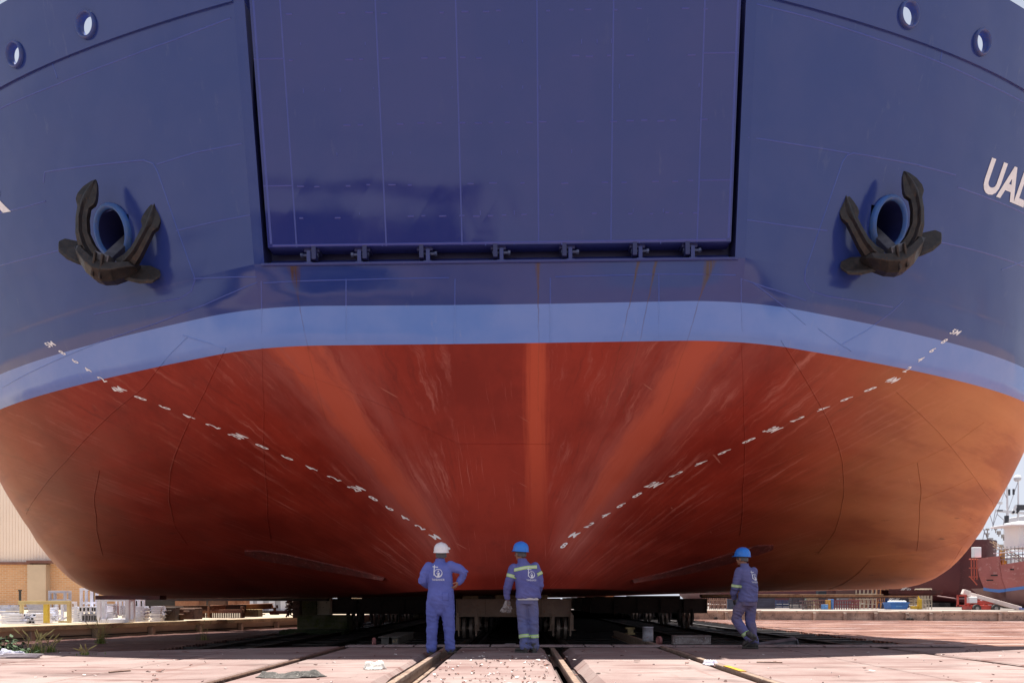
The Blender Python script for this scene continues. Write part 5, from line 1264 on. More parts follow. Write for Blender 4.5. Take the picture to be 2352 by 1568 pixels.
# stacked plates, plant and pipe bundles filling the yard behind the skip
rr = random.Random(77); X0 = 1636
pal = [('brown', (.17, .085, .07)), ('dark grey', (.07, .07, .085)), ('maroon', (.17, .05, .055)), ('grey', (.26, .25, .26)), ('tan', (.34, .25, .16)), ('dark blue', (.05, .07, .15)), ('rusty', (.30, .14, .09))]
before = ['the rusty scaffold', 'the walking man', 'the long dark plant container', 'the maroon hull', 'the dark brown rack', 'the man in grey green', 'the rust red rack', 'the blue cabinet', 'the maroon rack', 'the cream scaffold', 'the orange scaffold', 'the blue skip', 'the yellow hoist post', 'the last cream scaffold']
k = 0
while X0 < 2125 and k < 14:
    w = rr.uniform(22, 42); nm, c = pal[(k*3) % 7]; d = rr.uniform(112, 122); top = rr.uniform(1364, 1378); b = yp(X0 + w/2, d); ww = w/FPX*d; hh = gz(top, d) - b.z; mb = MB(); n = rr.randint(3, 6)
    for i in range(n):
        z0 = hh*i/n; mb.box((rr.uniform(-.2, .2), .6 + rr.uniform(-.1, .1), z0 + hh/n*.42), (ww*rr.uniform(.7, .98), 1.4, hh/n*.8))
    for q in (-.4, 0, .4): mb.box((ww*q, .0, hh*.5), (.12, .16, hh*1.05))
    tag(mb.build('plate_stack', worn('stack_' + nm.replace(' ', '_'), c, None, .8, .8, c3=tuple(min(1, v*1.9) for v in c)), loc=b), nm + ' stack of plates and bundles standing behind ' + before[k], 'plate stack', 'stacks in the right yard')
    X0 += w + rr.uniform(-2, 5); k += 1

for (wx, wy, ww, hh, lb) in ((-88, -38, 60, 9.5, 'dark shed added far left behind the camera, to be mirrored on the left flank'), (78, -52, 66, 10.5, 'dark shed added far right behind the camera, to be mirrored on the right flank')):
    wh = empty('added_flank_shed', (wx, wy, FL)); tag(wh, lb, 'building')  # dark sheds added out of view, giving the flank paint something to mirror
    mb = MB(); mb.box((0, -7, hh/2), (ww, 14, hh)); mb.build('wall', _mc['dark_sheet_wall'], wh)
    mb = MB(); mb.prism([Vector((-ww/2 - .4, .5, hh)), Vector((-ww/2 - .4, -7, hh + 1.6)), Vector((-ww/2 - .4, -14.5, hh))], (0, 0, 0), (ww + .8, 0, 0)); mb.build('roof', _mc['dark_roof'], wh)
    for q in (-.3, .1, .35): mb = MB(); mb.box((ww*q, .03, 2.2), (5, .08, 4.4)); mb.build('door', _mc['dark_doors'], wh)
# ------------------------------------------------------------------ people
def skin_mat(name, c):
    m = Mat(name, .55, 0, .4); n = m.noise(9, 4, .6); m.color(m.mix(n.ss(.35, .65), c, tuple(q*.78 for q in c))); m.bump(m.noise(60, 3), .15, .003); return m.m
def cloth_mat(name, c1, c2, dirt=.3):
    m = Mat(name, .85, 0, .2); x, y, z = m.xyz(); n = m.noise(3, 5, .6); w = m.noise(11, 4, .6, m.vec(x * 1.4, y * 1.4, z * .55), 1.2)
    c = m.mix(n.ss(.35, .65), c1, c2); c = m.mix(m.noise(5, 5, .7).ss(.6, .75) * dirt, c, tuple(q*.55 for q in c1)); c = m.mix(z.ss(.45, .0) * m.noise(7, 4).ss(.4, .7) * dirt, c, (.10, .085, .085))
    m.color(c); m.bump(w + m.noise(160, 2) * .15, .55, .014); return m.m
M_BOOT = worn('boot_leather', (.045, .042, .042), (.075, .068, .062), .7, 14, bump=.3, c3=(.11, .095, .085)); M_SOLE = worn('boot_sole', (.09, .08, .07), (.06, .055, .05), .8, 10)
M_HAIR = worn('dark_hair', (.035, .03, .028), (.07, .065, .06), .8, 30, bump=.5, bscale=120)
M_LIME = worn('lime_tape', (.50, .74, .24), (.44, .68, .20), .5, 8, bump=0); M_SILV = worn('silver_tape', (.62, .66, .60), (.54, .60, .52), .4, 8, bump=0)
M_GREYGL = worn('grey_glove', (.30, .28, .27), (.14, .125, .13), .9, 18, c3=(.46, .42, .42)); M_BLKGL = worn('black_glove', (.03, .03, .03), (.05, .05, .045), .8, 14)
M_BAND = worn('head_band', (.09, .09, .10), (.06, .06, .065), .6, 9)
def helmet_mat(name, c): return worn(name, c, tuple(q*.85 for q in c), .35, 6, bump=.05, spec=.5)

def fuse(mb, voxel, name, mat, parent, amp=0.0, smooth=5, wr=None):
    "one continuous skin over overlapping closed forms"
    me = bpy.data.meshes.new(name); me.from_pydata(mb.v, [], mb.f); o = bpy.data.objects.new(name, me); COL.objects.link(o)
    bm = bmesh.new(); bm.from_mesh(me); bmesh.ops.recalc_face_normals(bm, faces=bm.faces); bm.to_mesh(me); bm.free()
    r = o.modifiers.new('r', 'REMESH'); r.mode = 'VOXEL'; r.voxel_size = voxel; r.use_smooth_shade = True
    s = o.modifiers.new('s', 'SMOOTH'); s.iterations = smooth; s.factor = .5
    dg = bpy.context.evaluated_depsgraph_get(); dg.update()
    m2 = bpy.data.meshes.new_from_object(o.evaluated_get(dg)); o.modifiers.clear(); o.data = m2; bpy.data.meshes.remove(me)
    m2.name = name; m2.materials.clear(); m2.materials.append(mat)
    if amp:
        n = len(m2.vertices); co = np.empty(n*3); m2.vertices.foreach_get('co', co); co = co.reshape(-1, 3)
        no = np.empty(n*3); m2.vertices.foreach_get('normal', no); no = no.reshape(-1, 3)
        for i in range(n):
            p = co[i]; f = wr(p) if wr else 1.0
            a = mnoise.noise(Vector((p[0]*9, p[1]*9, p[2]*6))) ; b = 1 - abs(mnoise.noise(Vector((p[0]*7+5, p[1]*7, p[2]*16 + p[0]*6))))
            co[i] += no[i] * amp * (a*.7 + (b - .75)*1.5*f)
        m2.vertices.foreach_set('co', co.ravel()); m2.update()
    m2.polygons.foreach_set('use_smooth', [True]*len(m2.polygons)); o.parent = parent
    return o
def torso(mb, secs, n=28):
    "secs: (x, y, z, rx, ry, yaw degrees)"
    rg = []
    for x, y, z, rx, ry, yw in secs:
        c, s = math.cos(R(yw)), math.sin(R(yw)); ring = []
        for j in range(n):
            a = 2*math.pi*j/n; ca, sa = math.cos(a), math.sin(a); e = .88
            u = rx*math.copysign(abs(ca)**e, ca); v = ry*math.copysign(abs(sa)**e, sa); ring.append(Vector((x + u*c - v*s, y + u*s + v*c, z)))
        rg.append(ring)
    mb.rings(rg)
def head(mb, c, yaw, pitch=0):
    M = (Matrix.Rotation(R(yaw), 3, 'Z') @ Matrix.Rotation(R(pitch), 3, 'X')); c = Vector(c)
    q = lambda *p: tuple(c + M @ Vector(p))
    E = lambda p, r: mb.ell(q(*p), r, rot=M)
    E((0, 0, .02), (.077, .098, .105)); E((0, .03, -.055), (.058, .068, .06)); E((0, .062, -.09), (.032, .03, .025))
    E((0, .093, .035), (.055, .012, .012)); E((0, .112, -.012), (.014, .020, .022)); E((0, .100, .012), (.011, .014, .03))
    E((0, .096, -.052), (.024, .010, .008)); E((0, .094, -.064), (.022, .010, .008))
    for s in (-1, 1):
        E((s*.080, -.002, -.012), (.012, .024, .034)); E((s*.031, .092, .014), (.013, .010, .008)); E((s*.05, .07, -.03), (.02, .02, .02))
    return q, M
def hand(mb, wrist, pdir, fdir, side, palm=.095, curl=35, spread=5, r=.0088):
    "pdir: palm normal (inside of the hand), fdir: direction of the fingers, side: towards the thumb"
    f = Vector(fdir).normalized(); p = Vector(pdir); p = (p - f*p.dot(f)).normalized(); sd = f.cross(p)
    if sd.dot(Vector(side)) < 0: sd = -sd
    w = Vector(wrist); M = Matrix((sd, p, f)).transposed()
    mb.ell(tuple(w + f*palm*.52), (.042, .017, palm*.58), rot=M); mb.capsule([(*(w - f*.02), .026), (*(w + f*.025), .028)])
    for i, (o, l) in enumerate(((.031, .075), (.0105, .084), (-.0105, .078), (-.031, .062))):
        b = w + f*palm*.92 + sd*o; ang = 0; pts = [(*b, r*1.08)]; d0 = (f + sd*math.tan(R(spread))*(1.4 - i)*.6).normalized()
        for k, fr in enumerate((.45, .32, .23)):
            ang += curl*(.7, 1.0, .8)[k]*(1 + .08*i); b = b + (d0*math.cos(R(ang)) + p*math.sin(R(ang)))*l*fr; pts.append((*b, r*(1, .93, .85)[k]))
        mb.capsule(pts, 10)
    b = w + f*palm*.22 + sd*.030; d = (sd*.75 + f*.62 + p*.35).normalized()
    mb.capsule([(*b, .014), (*(b + d*.04), .0118), (*(b + d*.04 + (f*.8 + sd*.25 + p*.5).normalized()*.032), .010), (*(b + d*.04 + (f*.8 + sd*.2 + p*.5).normalized()*.055), .0085)], 10)
def helmet(root, q, M, mat, hair=True):
    mb = MB(); rg = []; n = 40
    for i, (f, hz) in enumerate(((1.0, 0), (1.0, .02), (.985, .05), (.93, .085), (.80, .118), (.58, .142), (.30, .156), (.05, .160))):
        ring = []
        for j in range(n):
            a = 2*math.pi*j/n; rx, ry = .122*f, .148*f
            ridge = .006*math.exp(-(math.cos(a)*rx/.018)**2) if i > 1 else 0
            ring.append(Vector(q(rx*math.cos(a), ry*math.sin(a) + .004, .045 + hz + ridge)))
        rg.append(ring)
    mb.rings(rg); h = mb.build('helmet', mat, root, smooth=True, fix=True)
    bm_ = MB(); rg = []
    for f, hz in ((.90, .004), (.98, .000), (1.06, -.006), (1.07, -.003), (1.0, .012)):
        ring = []
        for j in range(n):
            a = 2*math.pi*j/n; pk = max(0, math.sin(a))**2.2 * (.055 if f > 1 else 0); ring.append(Vector(q(.122*f*math.cos(a), (.148*f + pk)*math.sin(a) + .004, .045 + hz - pk*.25)))
        rg.append(ring)
    bm_.rings(rg, cap=False); bm_.build('brim', mat, h, smooth=True)
    hb = MB(); rg = []
    for rr_, hz in ((.083, .048), (.084, .01), (.086, -.0), (.080, -.012)): rg.append([Vector(q(rr_*math.cos(a)*1.02, rr_*1.24*math.sin(a) - .004, hz - .018 + .012*math.sin(a))) for a in [2*math.pi*j/28 for j in range(28)]])
    hb.rings(rg, cap=False); hb.build('headband', M_BAND, h, smooth=True)
    if hair:
        hm = MB(); P = []
        for i in range(9):
            th = R(58 + i*8); P.append([Vector(q(.0815*math.sin(th)*math.cos(R(a)), .1035*math.sin(th)*math.sin(R(a)), .02 + .11*math.cos(th) - .012*(1 if 230 < a < 310 else 0)*(i/8))) for a in range(168, 374, 12)])
        hm.grid(P); o = hm.build('hair', M_HAIR, root, smooth=True); mo = o.modifiers.new('s', 'SOLIDIFY'); mo.thickness = .006; mo.offset = 0
def boot(root, heel, toe, ankle, name='boot'):
    "a safety boot between heel and toe points at sole level"
    h = Vector(heel); t = Vector(toe); f = (t - h).normalized(); up = (Vector(ankle) - h); up = (up - f*up.dot(f)).normalized(); s = f.cross(up)
    L = (t - h).length; mb = MB(); secs = [(-.02, .030, .055), (.0, .040, .075), (.12, .043, .085), (.35, .043, .082), (.55, .046, .066), (.78, .052, .058), (.94, .044, .050), (1.02, .022, .034)]
    rg = [[h + f*L*k + s*w*math.cos(a)*(1 if math.sin(a) > -.2 else .96) + up*(.022 + hh*.5 + hh*.5*math.sin(a)) for a in [2*math.pi*j/18 for j in range(18)]] for k, w, hh in secs]
    mb.rings(rg); mb.capsule([(*(h + f*L*.20 + up*.055), .046), (*(h + f*L*.18 + up*.15), .052)], 16)
    b = mb.build(name, M_BOOT, root, smooth=True, auto=60); sm_ = MB()
    rg = [[h + f*L*k + s*w*q2 + up*z for q2, z in ((-1, 0), (1, 0), (1, .024), (-1, .024))] for k, w in ((-.03, .03), (0, .043), (.3, .044), (.45, .042), (.75, .056), (.95, .048), (1.04, .024))]
    sm_.rings(rg); sm_.build('sole', M_SOLE, b, bevel=.004)
def tree_of(o):
    me = o.data; return BVHTree.FromPolygons([v.co.copy() for v in me.vertices], [tuple(p.vertices) for p in me.polygons])
def band(bvhs, parent, c, axis, hw, rmax=.17, off=.005, arc=(0, 360), name='reflective_band', ref=(0, 1, 0)):
    "tape wrapped round a limb: three stripes found by casting rays in to the cloth"
    ax = Vector(axis).normalized(); u = Vector(ref); u = (u - ax*u.dot(ax)).normalized(); v = ax.cross(u); c = Vector(c); n = 44
    for k0, k1, m in ((-1, -.33, M_LIME), (-.33, .33, M_SILV), (.33, 1, M_LIME)):
        P = []
        for k in (k0, (k0+k1)/2, k1):
            row = []
            for j in range(n + 1):
                a = R(arc[0] + (arc[1]-arc[0])*j/n); d = u*math.cos(a) + v*math.sin(a); o = c + ax*hw*k; best = None
                for b in bvhs:
                    h = b.ray_cast(o + d*rmax, -d, rmax)
                    if h[0] is not None and (best is None or (h[0]-o).length > (best-o).length): best = h[0]
                row.append((best if best is not None else o + d*.05) + d*off)
            P.append(row)
        mb = MB(); mb.grid(P); o = mb.build(name, m, parent, smooth=True); s = o.modifiers.new('s', 'SOLIDIFY'); s.thickness = .003; s.offset = -1
def project(bvh, pts2, origin, right, up, look, off=.004):
    o = Vector(origin); r = Vector(right).normalized(); u = Vector(up).normalized(); l = Vector(look).normalized(); out = []; last = .6
    for a, b in pts2:
        q = o + r*a + u*b - l*.6; h = bvh.ray_cast(q, l, 1.2)
        if h[0] is not None: last = h[3]
        out.append(q + l*(last - off))
    return out
def emblem(bvh, parent, origin, right, up, look, s=1.0):
    "ring with a tall mast, a small figure in it, the yard's name below"
    V = []; F = []
    def poly(p): o = len(V); V.extend(p); F.append(tuple(range(o, o+len(p))))
    N = 36
    for j in range(N):
        a0, a1 = 2*math.pi*j/N, 2*math.pi*(j+1)/N
        w = lambda a: .006 + .008*max(0, -math.sin(a - .3))
        P = lambda a, r: (math.cos(a)*r, math.sin(a)*r)
        poly([P(a0, .064 - w(a0)), P(a0, .064 + w(a0)*.5), P(a1, .064 + w(a1)*.5), P(a1, .064 - w(a1))])
    def strip(a, b, wa, wb, n):
        for i in range(n):
            f, g = i/n, (i+1)/n; q = lambda t, sg: (a[0] + (b[0]-a[0])*t + sg*((wa + (wb-wa)*t) if a[0] == b[0] or abs(b[1]-a[1]) > abs(b[0]-a[0]) else 0), a[1] + (b[1]-a[1])*t + sg*(0 if abs(b[1]-a[1]) > abs(b[0]-a[0]) else wa + (wb-wa)*t))
            poly([q(f, -1), q(f, 1), q(g, 1), q(g, -1)])
    strip((-.066, -.035), (-.064, .135), .009, .006, 12); strip((-.094, .106), (-.004, .096), .007, .006, 8)
    poly([(-.012, .02), (.014, .02), (.001, .05)]); poly([(-.012, -.05), (.018, -.05), (.026, .0), (.012, .014), (.004, .0), (-.01, -.002)]); poly([(-.03, -.01), (-.022, -.014), (-.006, .012), (-.012, .016)])
    vs, fs = text_mesh('TANDANOR', .034, .012, 0); x0, x1 = min(v[0] for v in vs), max(v[0] for v in vs); o = len(V)
    V.extend([((v[0] - (x0+x1)/2)*.205/(x1-x0), v[1] - .122) for v in vs]); F.extend([tuple(i + o for i in f) for f in fs])
    mb = MB(); mb.add(project(bvh, [(a*s, b*s) for a, b in V], origin, right, up, look, .008), F); mb.build('back_print', worn('print_white', (.72, .74, .80), (.62, .65, .74), .8, 20, bump=0), parent, fix=False)

M_SKIN = skin_mat('tanned_skin', (.36, .18, .12)); M_SKIN2 = skin_mat('brown_skin', (.30, .15, .10))
M_BLUE1 = cloth_mat('bright_blue_cloth', (.13, .16, .47), (.105, .13, .40), .3); M_BLUE2 = cloth_mat('violet_blue_cloth', (.135, .14, .36), (.105, .112, .31), .25)
M_TROU = cloth_mat('faded_blue_cloth', (.13, .15, .34), (.15, .15, .27), .5); M_BLUE3 = cloth_mat('dusty_blue_cloth', (.13, .135, .30), (.11, .115, .27), .45); M_TROU3 = cloth_mat('dusty_trousers', (.125, .125, .29), (.16, .13, .20), .5)

# --- the man with the white helmet, hand on hip
P = empty('person', (gx(1010, 12.35), 12.35, .0)); tag(P, 'man in a bright blue one-piece overall and white helmet, hand on his right hip', 'person')
b = MB(); q, M = head(b, (.02, .045, 1.60), 4, 6)
b.capsule([(.0, .02, 1.42, .06), (.015, .035, 1.54, .058)])
torso(b, [(.01, 0, .84, .16, .12, 0), (.01, 0, 1.1, .15, .12, 0), (0, 0, 1.35, .16, .11, 0), (0, .01, 1.45, .08, .07, 0)])
for s, L in ((-1, [(-.10,0,.85,.09), (-.125,.02,.45,.055), (-.135,-.01,.08,.045)]), (1, [(.12,0,.85,.09), (.15,.02,.45,.055), (.165,-.01,.08,.045)])): b.capsule(L)
RA = [(.175,0,1.415), (.305,-.02,1.375), (.405,-.03,1.315), (.365,.0,1.23), (.318,.0,1.16)]; LA = [(-.18,0,1.405), (-.245,-.03,1.28), (-.278,-.05,1.175), (-.21,.12,1.115), (-.12,.21,1.11)]
for A in (RA, LA): b.capsule([(*p, r) for p, r in zip(A, (.055, .045, .042, .036, .03))])
hand(b, (.305, -.01, 1.150), (-1, .1, .1), (-.55, -.35, -.75), (-.6, -.5, .6), curl=28)
hand(b, (-.10, .225, 1.11), (0, -1, 0), (1, .1, 0), (0, 0, 1), curl=25)
fuse(b, .0068, 'body', M_SKIN, P, smooth=4); helmet(P, q, M, helmet_mat('white_helmet', (.80, .80, .83)))
c = MB(); torso(c, [(.012, 0, .70, .175, .125, 0), (.012, -.005, .80, .205, .155, 0), (.015, -.01, .92, .218, .168, 0), (.015, 0, 1.06, .205, .155, 0), (.012, 0, 1.2, .205, .15, 0), (0, 0, 1.33, .21, .14, 0), (0, .005, 1.41, .18, .115, 0), (.002, .012, 1.455, .12, .088, 0), (.005, .022, 1.49, .085, .075, 0), (.008, .03, 1.525, .073, .068, 0)])
c.capsule([(-.095,0,.84,.125), (-.115,0,.64,.112), (-.122,.012,.45,.094), (-.13,0,.25,.088), (-.134,-.005,.085,.087)]); c.capsule([(.12,0,.84,.125), (.135,0,.64,.112), (.148,.012,.45,.094), (.158,0,.25,.088), (.165,-.005,.10,.087)])
c.ell((.01, -.02, .70), (.10, .11, .09))
c.capsule([(*p, r) for p, r in zip(RA, (.088, .078, .072, .062, .056))]); c.capsule([(*p, r) for p, r in zip(LA, (.085, .076, .070, .060, .054))])
fold = lambda jt: (lambda p: .35 + sum(1.6*math.exp(-((p[0]-x)**2 + (p[1]-y)**2 + (p[2]-z)**2)/(2*s*s)) for x, y, z, s in jt))
cov = fuse(c, .011, 'overall', M_BLUE1, P, .012, 3, fold([(.4, 0, 1.3, .10), (-.27, 0, 1.18, .09), (.16, 0, .15, .10), (-.13, 0, .13, .10), (.0, 0, .78, .14), (-.13, 0, .45, .08), (.15, 0, .45, .08)]))
bv = tree_of(cov); emblem(bv, cov, (-.01, 0, 1.30), (1, 0, 0), (0, 0, 1), (0, 1, 0), 1.0)
cl = MB(); rg = []
for rx, ry, z in ((.082, .078, 1.478), (.080, .076, 1.50), (.076, .072, 1.535), (.068, .064, 1.533)): rg.append([Vector((.006 + rx*math.cos(a), .026 + ry*math.sin(a), z + .008*math.sin(a)*-1)) for a in [2*math.pi*j/30 for j in range(30)]])
cl.rings(rg, cap=False); cl.build('collar', M_BLUE1, cov, smooth=True)
pk = MB(); pk.add(project(bv, [(.06 + .1*i/6, .86 + .13*j/6) for j in range(7) for i in range(7)], (.0, 0, 0), (1, 0, 0), (0, 0, 1), (0, 1, 0), .006), [(j*7+i, j*7+i+1, (j+1)*7+i+1, (j+1)*7+i) for j in range(6) for i in range(6)]); o = pk.build('pocket', M_BLUE1, cov, smooth=True); o.modifiers.new('s', 'SOLIDIFY').thickness = .005
boot(P, (-.13, -.06, 0), (-.19, .20, 0), (-.14, -.04, .2)); boot(P, (.165, -.06, 0.012), (.225, .19, .012), (.165, -.04, .2))

# --- the man with the gloves in his hand
P = empty('person', (gx(1212, 12.62), 12.62, .0)); tag(P, 'man in violet blue shirt with lime shoulder band and blue helmet, holding grey gloves', 'person')
b = MB(); q, M = head(b, (-.115, .045, 1.635), 38, 6)
b.capsule([(-.085, .02, 1.45, .055), (-.11, .04, 1.57, .054)])
torso(b, [(-.01, 0, .86, .14, .11, 14), (0, 0, 1.1, .135, .11, 14), (-.045, 0, 1.36, .15, .10, 14), (-.075, .01, 1.47, .075, .065, 14)])
b.capsule([(-.10,0,.86,.085), (-.085,.03,.48,.055), (-.06,-.02,.08,.043)]); b.capsule([(.065,0,.86,.085), (.095,.03,.48,.055), (.105,.02,.08,.043)])
LA = [(-.235,-.02,1.395), (-.285,-.03,1.23), (-.335,-.01,1.08), (-.345,.03,.98), (-.338,.06,.885)]; RA = [(.115,.04,1.42), (.185,.05,1.28), (.205,.07,1.12), (.175,.2,1.0), (.13,.29,.95)]
for A in (LA, RA): b.capsule([(*p, r) for p, r in zip(A, (.05, .042, .04, .034, .028))])
hand(b, (-.338, .06, .885), (.9, .2, 0), (-.05, .12, -1), (0, 1, 0), curl=48)
hand(b, (.125, .295, .945), (-.5, -.6, 0), (-.8, .2, -.3), (0, 0, 1), curl=25)
fuse(b, .0068, 'body', M_SKIN2, P, smooth=4); helmet(P, q, M, helmet_mat('blue_helmet', (.02, .20, .72)))
t = MB(); torso(t, [(-.015, 0, .80, .155, .13, 14), (-.015, 0, .90, .165, .135, 14), (-.01, 0, .98, .158, .13, 14)])
t.capsule([(-.095,-.01,.84,.105), (-.092,.015,.64,.095), (-.075,.03,.45,.086), (-.058,.0,.24,.083), (-.045,-.015,.10,.084)]); t.capsule([(.07,0,.84,.10), (.09,.02,.64,.092), (.10,.03,.45,.082), (.108,.02,.24,.078), (.115,.01,.09,.080)])
tro = fuse(t, .011, 'trousers', M_TROU, P, .011, 3, fold([(-.05, 0, .14, .10), (.11, 0, .13, .10), (-.08, 0, .47, .08), (.1, 0, .47, .08), (0, 0, .82, .10)]))
c = MB(); torso(c, [(.012, -.01, .895, .205, .16, 14), (.01, -.01, .92, .212, .165, 14), (.0, -.01, 1.06, .195, .155, 14), (-.02, -.005, 1.2, .192, .145, 14), (-.045, 0, 1.33, .195, .132, 14), (-.055, .005, 1.42, .168, .11, 14), (-.065, .012, 1.475, .11, .085, 14), (-.08, .02, 1.51, .075, .07, 14), (-.09, .028, 1.545, .066, .062, 14)])
c.capsule([(*p, r) for p, r in zip(LA[:-1] + [(-.34, .05, .915)], (.083, .074, .066, .056, .052))]); c.capsule([(*p, r) for p, r in zip(RA, (.08, .07, .064, .055, .05))])
sh = fuse(c, .011, 'shirt', M_BLUE2, P, .012, 3, fold([(-.33, 0, 1.06, .09), (.2, .1, 1.12, .09), (.02, -.1, .98, .16), (-.34, 0, .95, .05)]))
u = MB(); torso(u, [(.0, -.008, .868, .178, .148, 14), (.0, -.008, .91, .182, .15, 14)]); u.build('undershirt', worn('undershirt', (.6, .6, .62), (.5, .5, .55), .9, 9), P, smooth=True, auto=50)
cl = MB(); rg = []
for rx, ry, z in ((.078, .074, 1.50), (.076, .072, 1.525), (.070, .067, 1.558), (.062, .06, 1.556)): rg.append([Vector((-.092 + rx*math.cos(a), .03 + ry*math.sin(a), z)) for a in [2*math.pi*j/30 for j in range(30)]])
cl.rings(rg, cap=False); cl.build('collar', M_BLUE2, sh, smooth=True)
bv = tree_of(sh); bt_ = tree_of(tro); lk = (-math.sin(R(14)), math.cos(R(14)), 0); rt = (math.cos(R(14)), math.sin(R(14)), 0)
emblem(bv, sh, (.035, 0, 1.285), rt, (.06, 0, 1), lk, .86)
for k0, k1, m in ((-1, -.35, M_LIME), (-.35, .35, M_SILV), (.35, 1, M_LIME)):
    pts = [(-.215 + .385*i/24, (.075 + .055*math.sin(math.pi*min(1, i/24*1.05)*.55)) + .026*(k0 + (k1-k0)*j/2)) for j in range(3) for i in range(25)]
    mb = MB(); mb.add(project(bv, pts, (-.03, 0, 1.285), rt, (0, 0, 1), lk, .006), [(j*25+i, j*25+i+1, (j+1)*25+i+1, (j+1)*25+i) for j in range(2) for i in range(24)]); o = mb.build('reflective_band', m, sh, smooth=True); o.modifiers.new('s', 'SOLIDIFY').thickness = .003
band([bv], sh, (-.272, -.028, 1.262), (-.05, -.01, -.17), .026, .12); band([bv], sh, (.178, .05, 1.30), (.07, .01, -.14), .024, .12)
band([bt_], tro, (-.060, .003, .27), (.02, -.03, -.2), .028, .13); band([bt_], tro, (.108, .02, .27), (.01, -.0, -.2), .028, .10)
boot(P, (-.025, -.08, 0), (-.19, .12, 0), (-.04, -.05, .2)); boot(P, (.115, -.06, 0), (.06, .20, 0), (.115, -.04, .2))
# the gloves he holds
gl = empty('work_gloves', P.location + Vector((-.345, .06, .80))); tag(gl, 'pair of floppy grey work gloves held in the hand of the middle man', 'gloves')
for k, (dx, dy, tw) in enumerate(((-.01, -.03, -.22), (.03, .02, .06))):
    g = MB(); d = Vector((tw - .12, .02, -1)).normalized(); o = Vector((dx, dy, .035)); g.capsule([(*o, .030), (*(o + d*.05), .034), (*(o + d*.095), .036)], 12)
    for i in range(4):
        a = o + d*.10 + Vector((.024*(i - 1.5)*.9, .004*i, 0)); e = a + (d + Vector((.12*(i-1.5) - .10*(i == 0), .05*i, 0))).normalized()*(.085 - .01*abs(i-1.5)); g.capsule([(*a, .0135), (*a.lerp(e, .5), .0125), (*e, .010)], 8)
    a = o + d*.05; g.capsule([(*a, .014), (*(a + Vector((.045, 0, -.03))), .0125), (*(a + Vector((.06, .01, -.065))), .010)], 8)
    fuse(g, .006, 'glove', M_GREYGL, gl, .004, 3)

# --- the walking man
P = empty('person', (gx(1712.9, 13.6), 13.6, .0)); tag(P, 'man in dusty blue work suit and blue helmet walking left, black gloves on', 'person')
Y3 = 34
b = MB(); q, M = head(b, (-.045, .05, 1.605), 40, 4)
b.capsule([(-.005, .01, 1.44, .055), (-.035, .04, 1.54, .054)])
torso(b, [(.03, 0, .86, .135, .105, Y3), (.045, 0, 1.1, .13, .105, Y3), (.02, 0, 1.35, .145, .10, Y3), (0, .01, 1.45, .07, .065, Y3)])
LL = [(-.03,.0,.84), (-.115,.05,.68), (-.150,.08,.52), (-.055,-.03,.33), (.035,-.10,.185)]; RL = [(.10,.04,.84), (.105,.07,.66), (.105,.09,.48), (.145,.07,.28), (.175,.06,.11)]
for L in (LL, RL): b.capsule([(*p, r) for p, r in zip(L, (.08, .066, .055, .05, .042))])
LA = [(-.125,-.03,1.38), (-.165,-.04,1.23), (-.19,-.01,1.09), (-.195,.08,.99), (-.165,.16,.91)]; RA = [(.15,.06,1.38), (.16,.12,1.23), (.13,.2,1.1), (.06,.28,1.02), (-.01,.33,.97)]
for A in (LA, RA): b.capsule([(*p, r) for p, r in zip(A, (.05, .042, .04, .034, .028))])
hand(b, (-.165, .16, .905), (.8, .2, 0), (.12, .1, -1), (0, 1, 0), curl=38); hand(b, (-.02, .335, .965), (0, -.8, 0), (-.9, .1, -.3), (0, 0, 1), curl=30)
fuse(b, .0068, 'body', M_SKIN2, P, smooth=4); helmet(P, q, M, helmet_mat('blue_helmet', (.02, .20, .72)))
t = MB(); torso(t, [(.02, 0, .76, .15, .125, Y3), (.03, 0, .86, .165, .13, Y3), (.035, 0, .95, .16, .125, Y3)])
t.capsule([(*p, r) for p, r in zip(LL, (.112, .105, .093, .082, .076))]); t.capsule([(*p, r) for p, r in zip(RL, (.11, .10, .088, .080, .078))])
tro = fuse(t, .011, 'trousers', M_TROU3, P, .012, 3, fold([(-.15, 0, .52, .09), (0, -.08, .25, .09), (.16, 0, .2, .09), (0, 0, .78, .10)]))
c = MB(); torso(c, [(.035, -.005, .835, .178, .145, Y3), (.035, -.005, .87, .182, .148, Y3), (.05, -.005, 1.02, .17, .14, Y3), (.05, 0, 1.17, .172, .138, Y3), (.03, 0, 1.3, .175, .128, Y3), (.015, .005, 1.385, .155, .108, Y3), (.005, .01, 1.44, .105, .085, Y3), (-.005, .018, 1.475, .075, .07, Y3), (-.015, .025, 1.51, .067, .062, Y3)])
c.capsule([(*p, r) for p, r in zip(LA, (.082, .072, .066, .056, .05))]); c.capsule([(*p, r) for p, r in zip(RA, (.08, .07, .062, .055, .05))])
sh = fuse(c, .011, 'shirt', M_BLUE3, P, .012, 3, fold([(-.19, 0, 1.08, .09), (.05, -.1, 1.0, .16), (.1, 0, 1.1, .1)]))
cl = MB(); rg = []
for rx, ry, z in ((.078, .073, 1.465), (.076, .071, 1.49), (.070, .066, 1.522), (.062, .06, 1.52)): rg.append([Vector((-.016 + rx*math.cos(a), .026 + ry*math.sin(a), z)) for a in [2*math.pi*j/30 for j in range(30)]])
cl.rings(rg, cap=False); cl.build('collar', M_BLUE3, sh, smooth=True)
bv = tree_of(sh); bt_ = tree_of(tro); lk = (-math.sin(R(26)), math.cos(R(26)), 0); rt = (math.cos(R(26)), math.sin(R(26)), 0)
emblem(bv, sh, (.085, 0, 1.275), rt, (-.04, 0, 1), lk, .86)
band([bv], sh, (-.182, -.02, 1.12), (-.02, .02, -.16), .022, .12); band([bt_], tro, (-.012, -.065, .265), (.09, -.07, -.16), .028, .13)
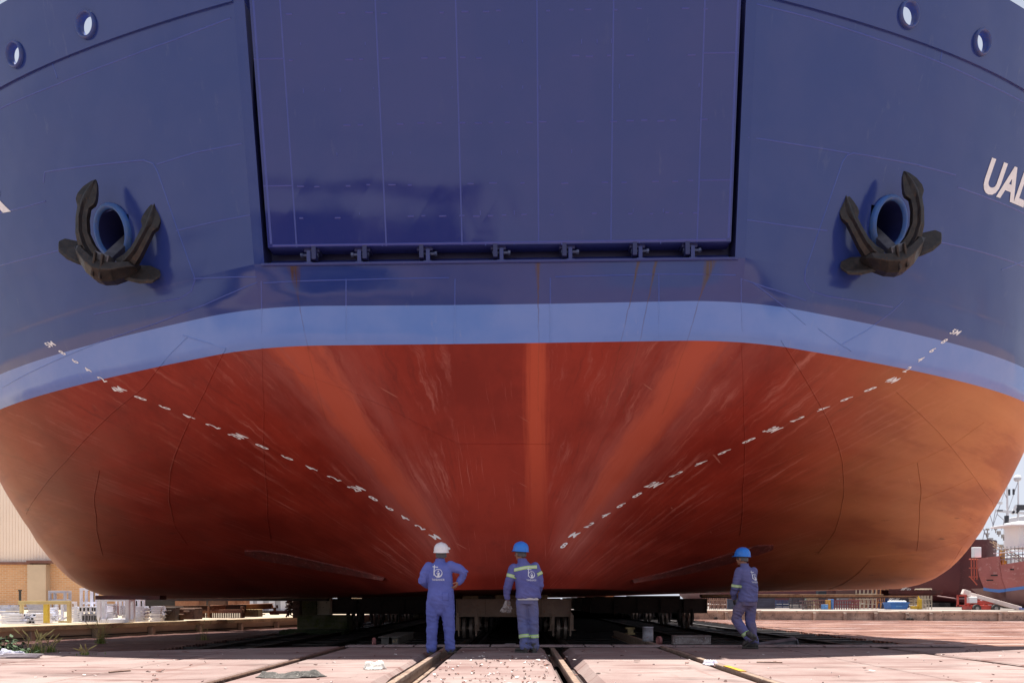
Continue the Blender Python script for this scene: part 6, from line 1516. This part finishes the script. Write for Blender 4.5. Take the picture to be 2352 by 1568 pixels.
for hp in ((-.165, .16, .905, (.12, .1, -1)), ):
    g = MB(); hand(g, hp[:3], (.8, .2, 0), hp[3], (0, 1, 0), curl=38, r=.0125, palm=.098); fuse(g, .006, 'glove', M_BLKGL, P, 0, 3)
boot(P, (.215, -.01, 0), (-.03, .09, 0), (.18, .06, .2)); boot(P, (.145, -.165, .205), (-.035, -.02, .045), (.05, -.17, .26))

# distant workers: one simple standing or walking figure each
def worker(X0, d, h, suit, hat, label, stride=.1, yaw=0):
    root = empty('person', yp(X0, d), (0, 0, R(yaw))); tag(root, label, 'person'); s = h/1.75
    b = MB(); b.capsule([(0, 0, .9*s, .13*s), (0, 0, 1.2*s, .15*s), (0, 0, 1.40*s, .12*s)]); b.capsule([(0, 0, 1.45*s, .06*s), (0, 0, 1.55*s, .06*s)]); b.ell((0, 0, 1.62*s), (.085*s, .1*s, .12*s))
    for q in (-1, 1):
        b.capsule([(q*.09*s, 0, .9*s, .09*s), (q*.1*s, q*stride*.5, .48*s, .07*s), (q*.1*s, q*stride, .06*s, .05*s)]); b.capsule([(q*.1*s, q*stride + .0, .04*s, .05*s), (q*.1*s, q*stride + .14*s, .04*s, .045*s)])
        b.capsule([(q*.2*s, 0, 1.38*s, .06*s), (q*.25*s, -q*stride*.4, 1.12*s, .05*s), (q*.24*s, .08 - q*stride*.5, .88*s, .04*s)])
        hand(b, (q*.24*s, .09 - q*stride*.5, .87*s), (-q, 0, 0), (0, .1, -1), (0, 1, 0), curl=35, r=.011)
    fuse(b, .016, 'body', suit, root, 0, 2)
    hm = MB(); hm.ell((0, .0, 1.68*s), (.12*s, .15*s, .10*s)); hm.ell((0, .03, 1.66*s), (.13*s, .17*s, .02*s)); hm.build('helmet', hat, root, smooth=True)
worker(1850, 104, 1.75, worn('grey_green_suit', (.17, .19, .16), (.12, .14, .12), .9, 5), worn('straw_hat', (.6, .5, .3), (.5, .4, .25), .7, 4), 'distant worker in grey green, striding by the dark rack', .25, 80)
worker(2037, 102, 1.85, worn('navy_suit', (.025, .03, .07), (.02, .025, .05), .9, 5), worn('white_hat', (.75, .75, .75), (.65, .65, .65), .5, 4), 'distant worker in navy with a white helmet, left of the blue skip', .08, 20)
worker(2380, 86, 1.5, worn('blue_suit', (.08, .12, .35), (.06, .1, .3), .9, 5), worn('white_hat', (.75, .75, .75), (.65, .65, .65), .5, 4), 'distant worker in blue beneath the red trawler', .08, 150)
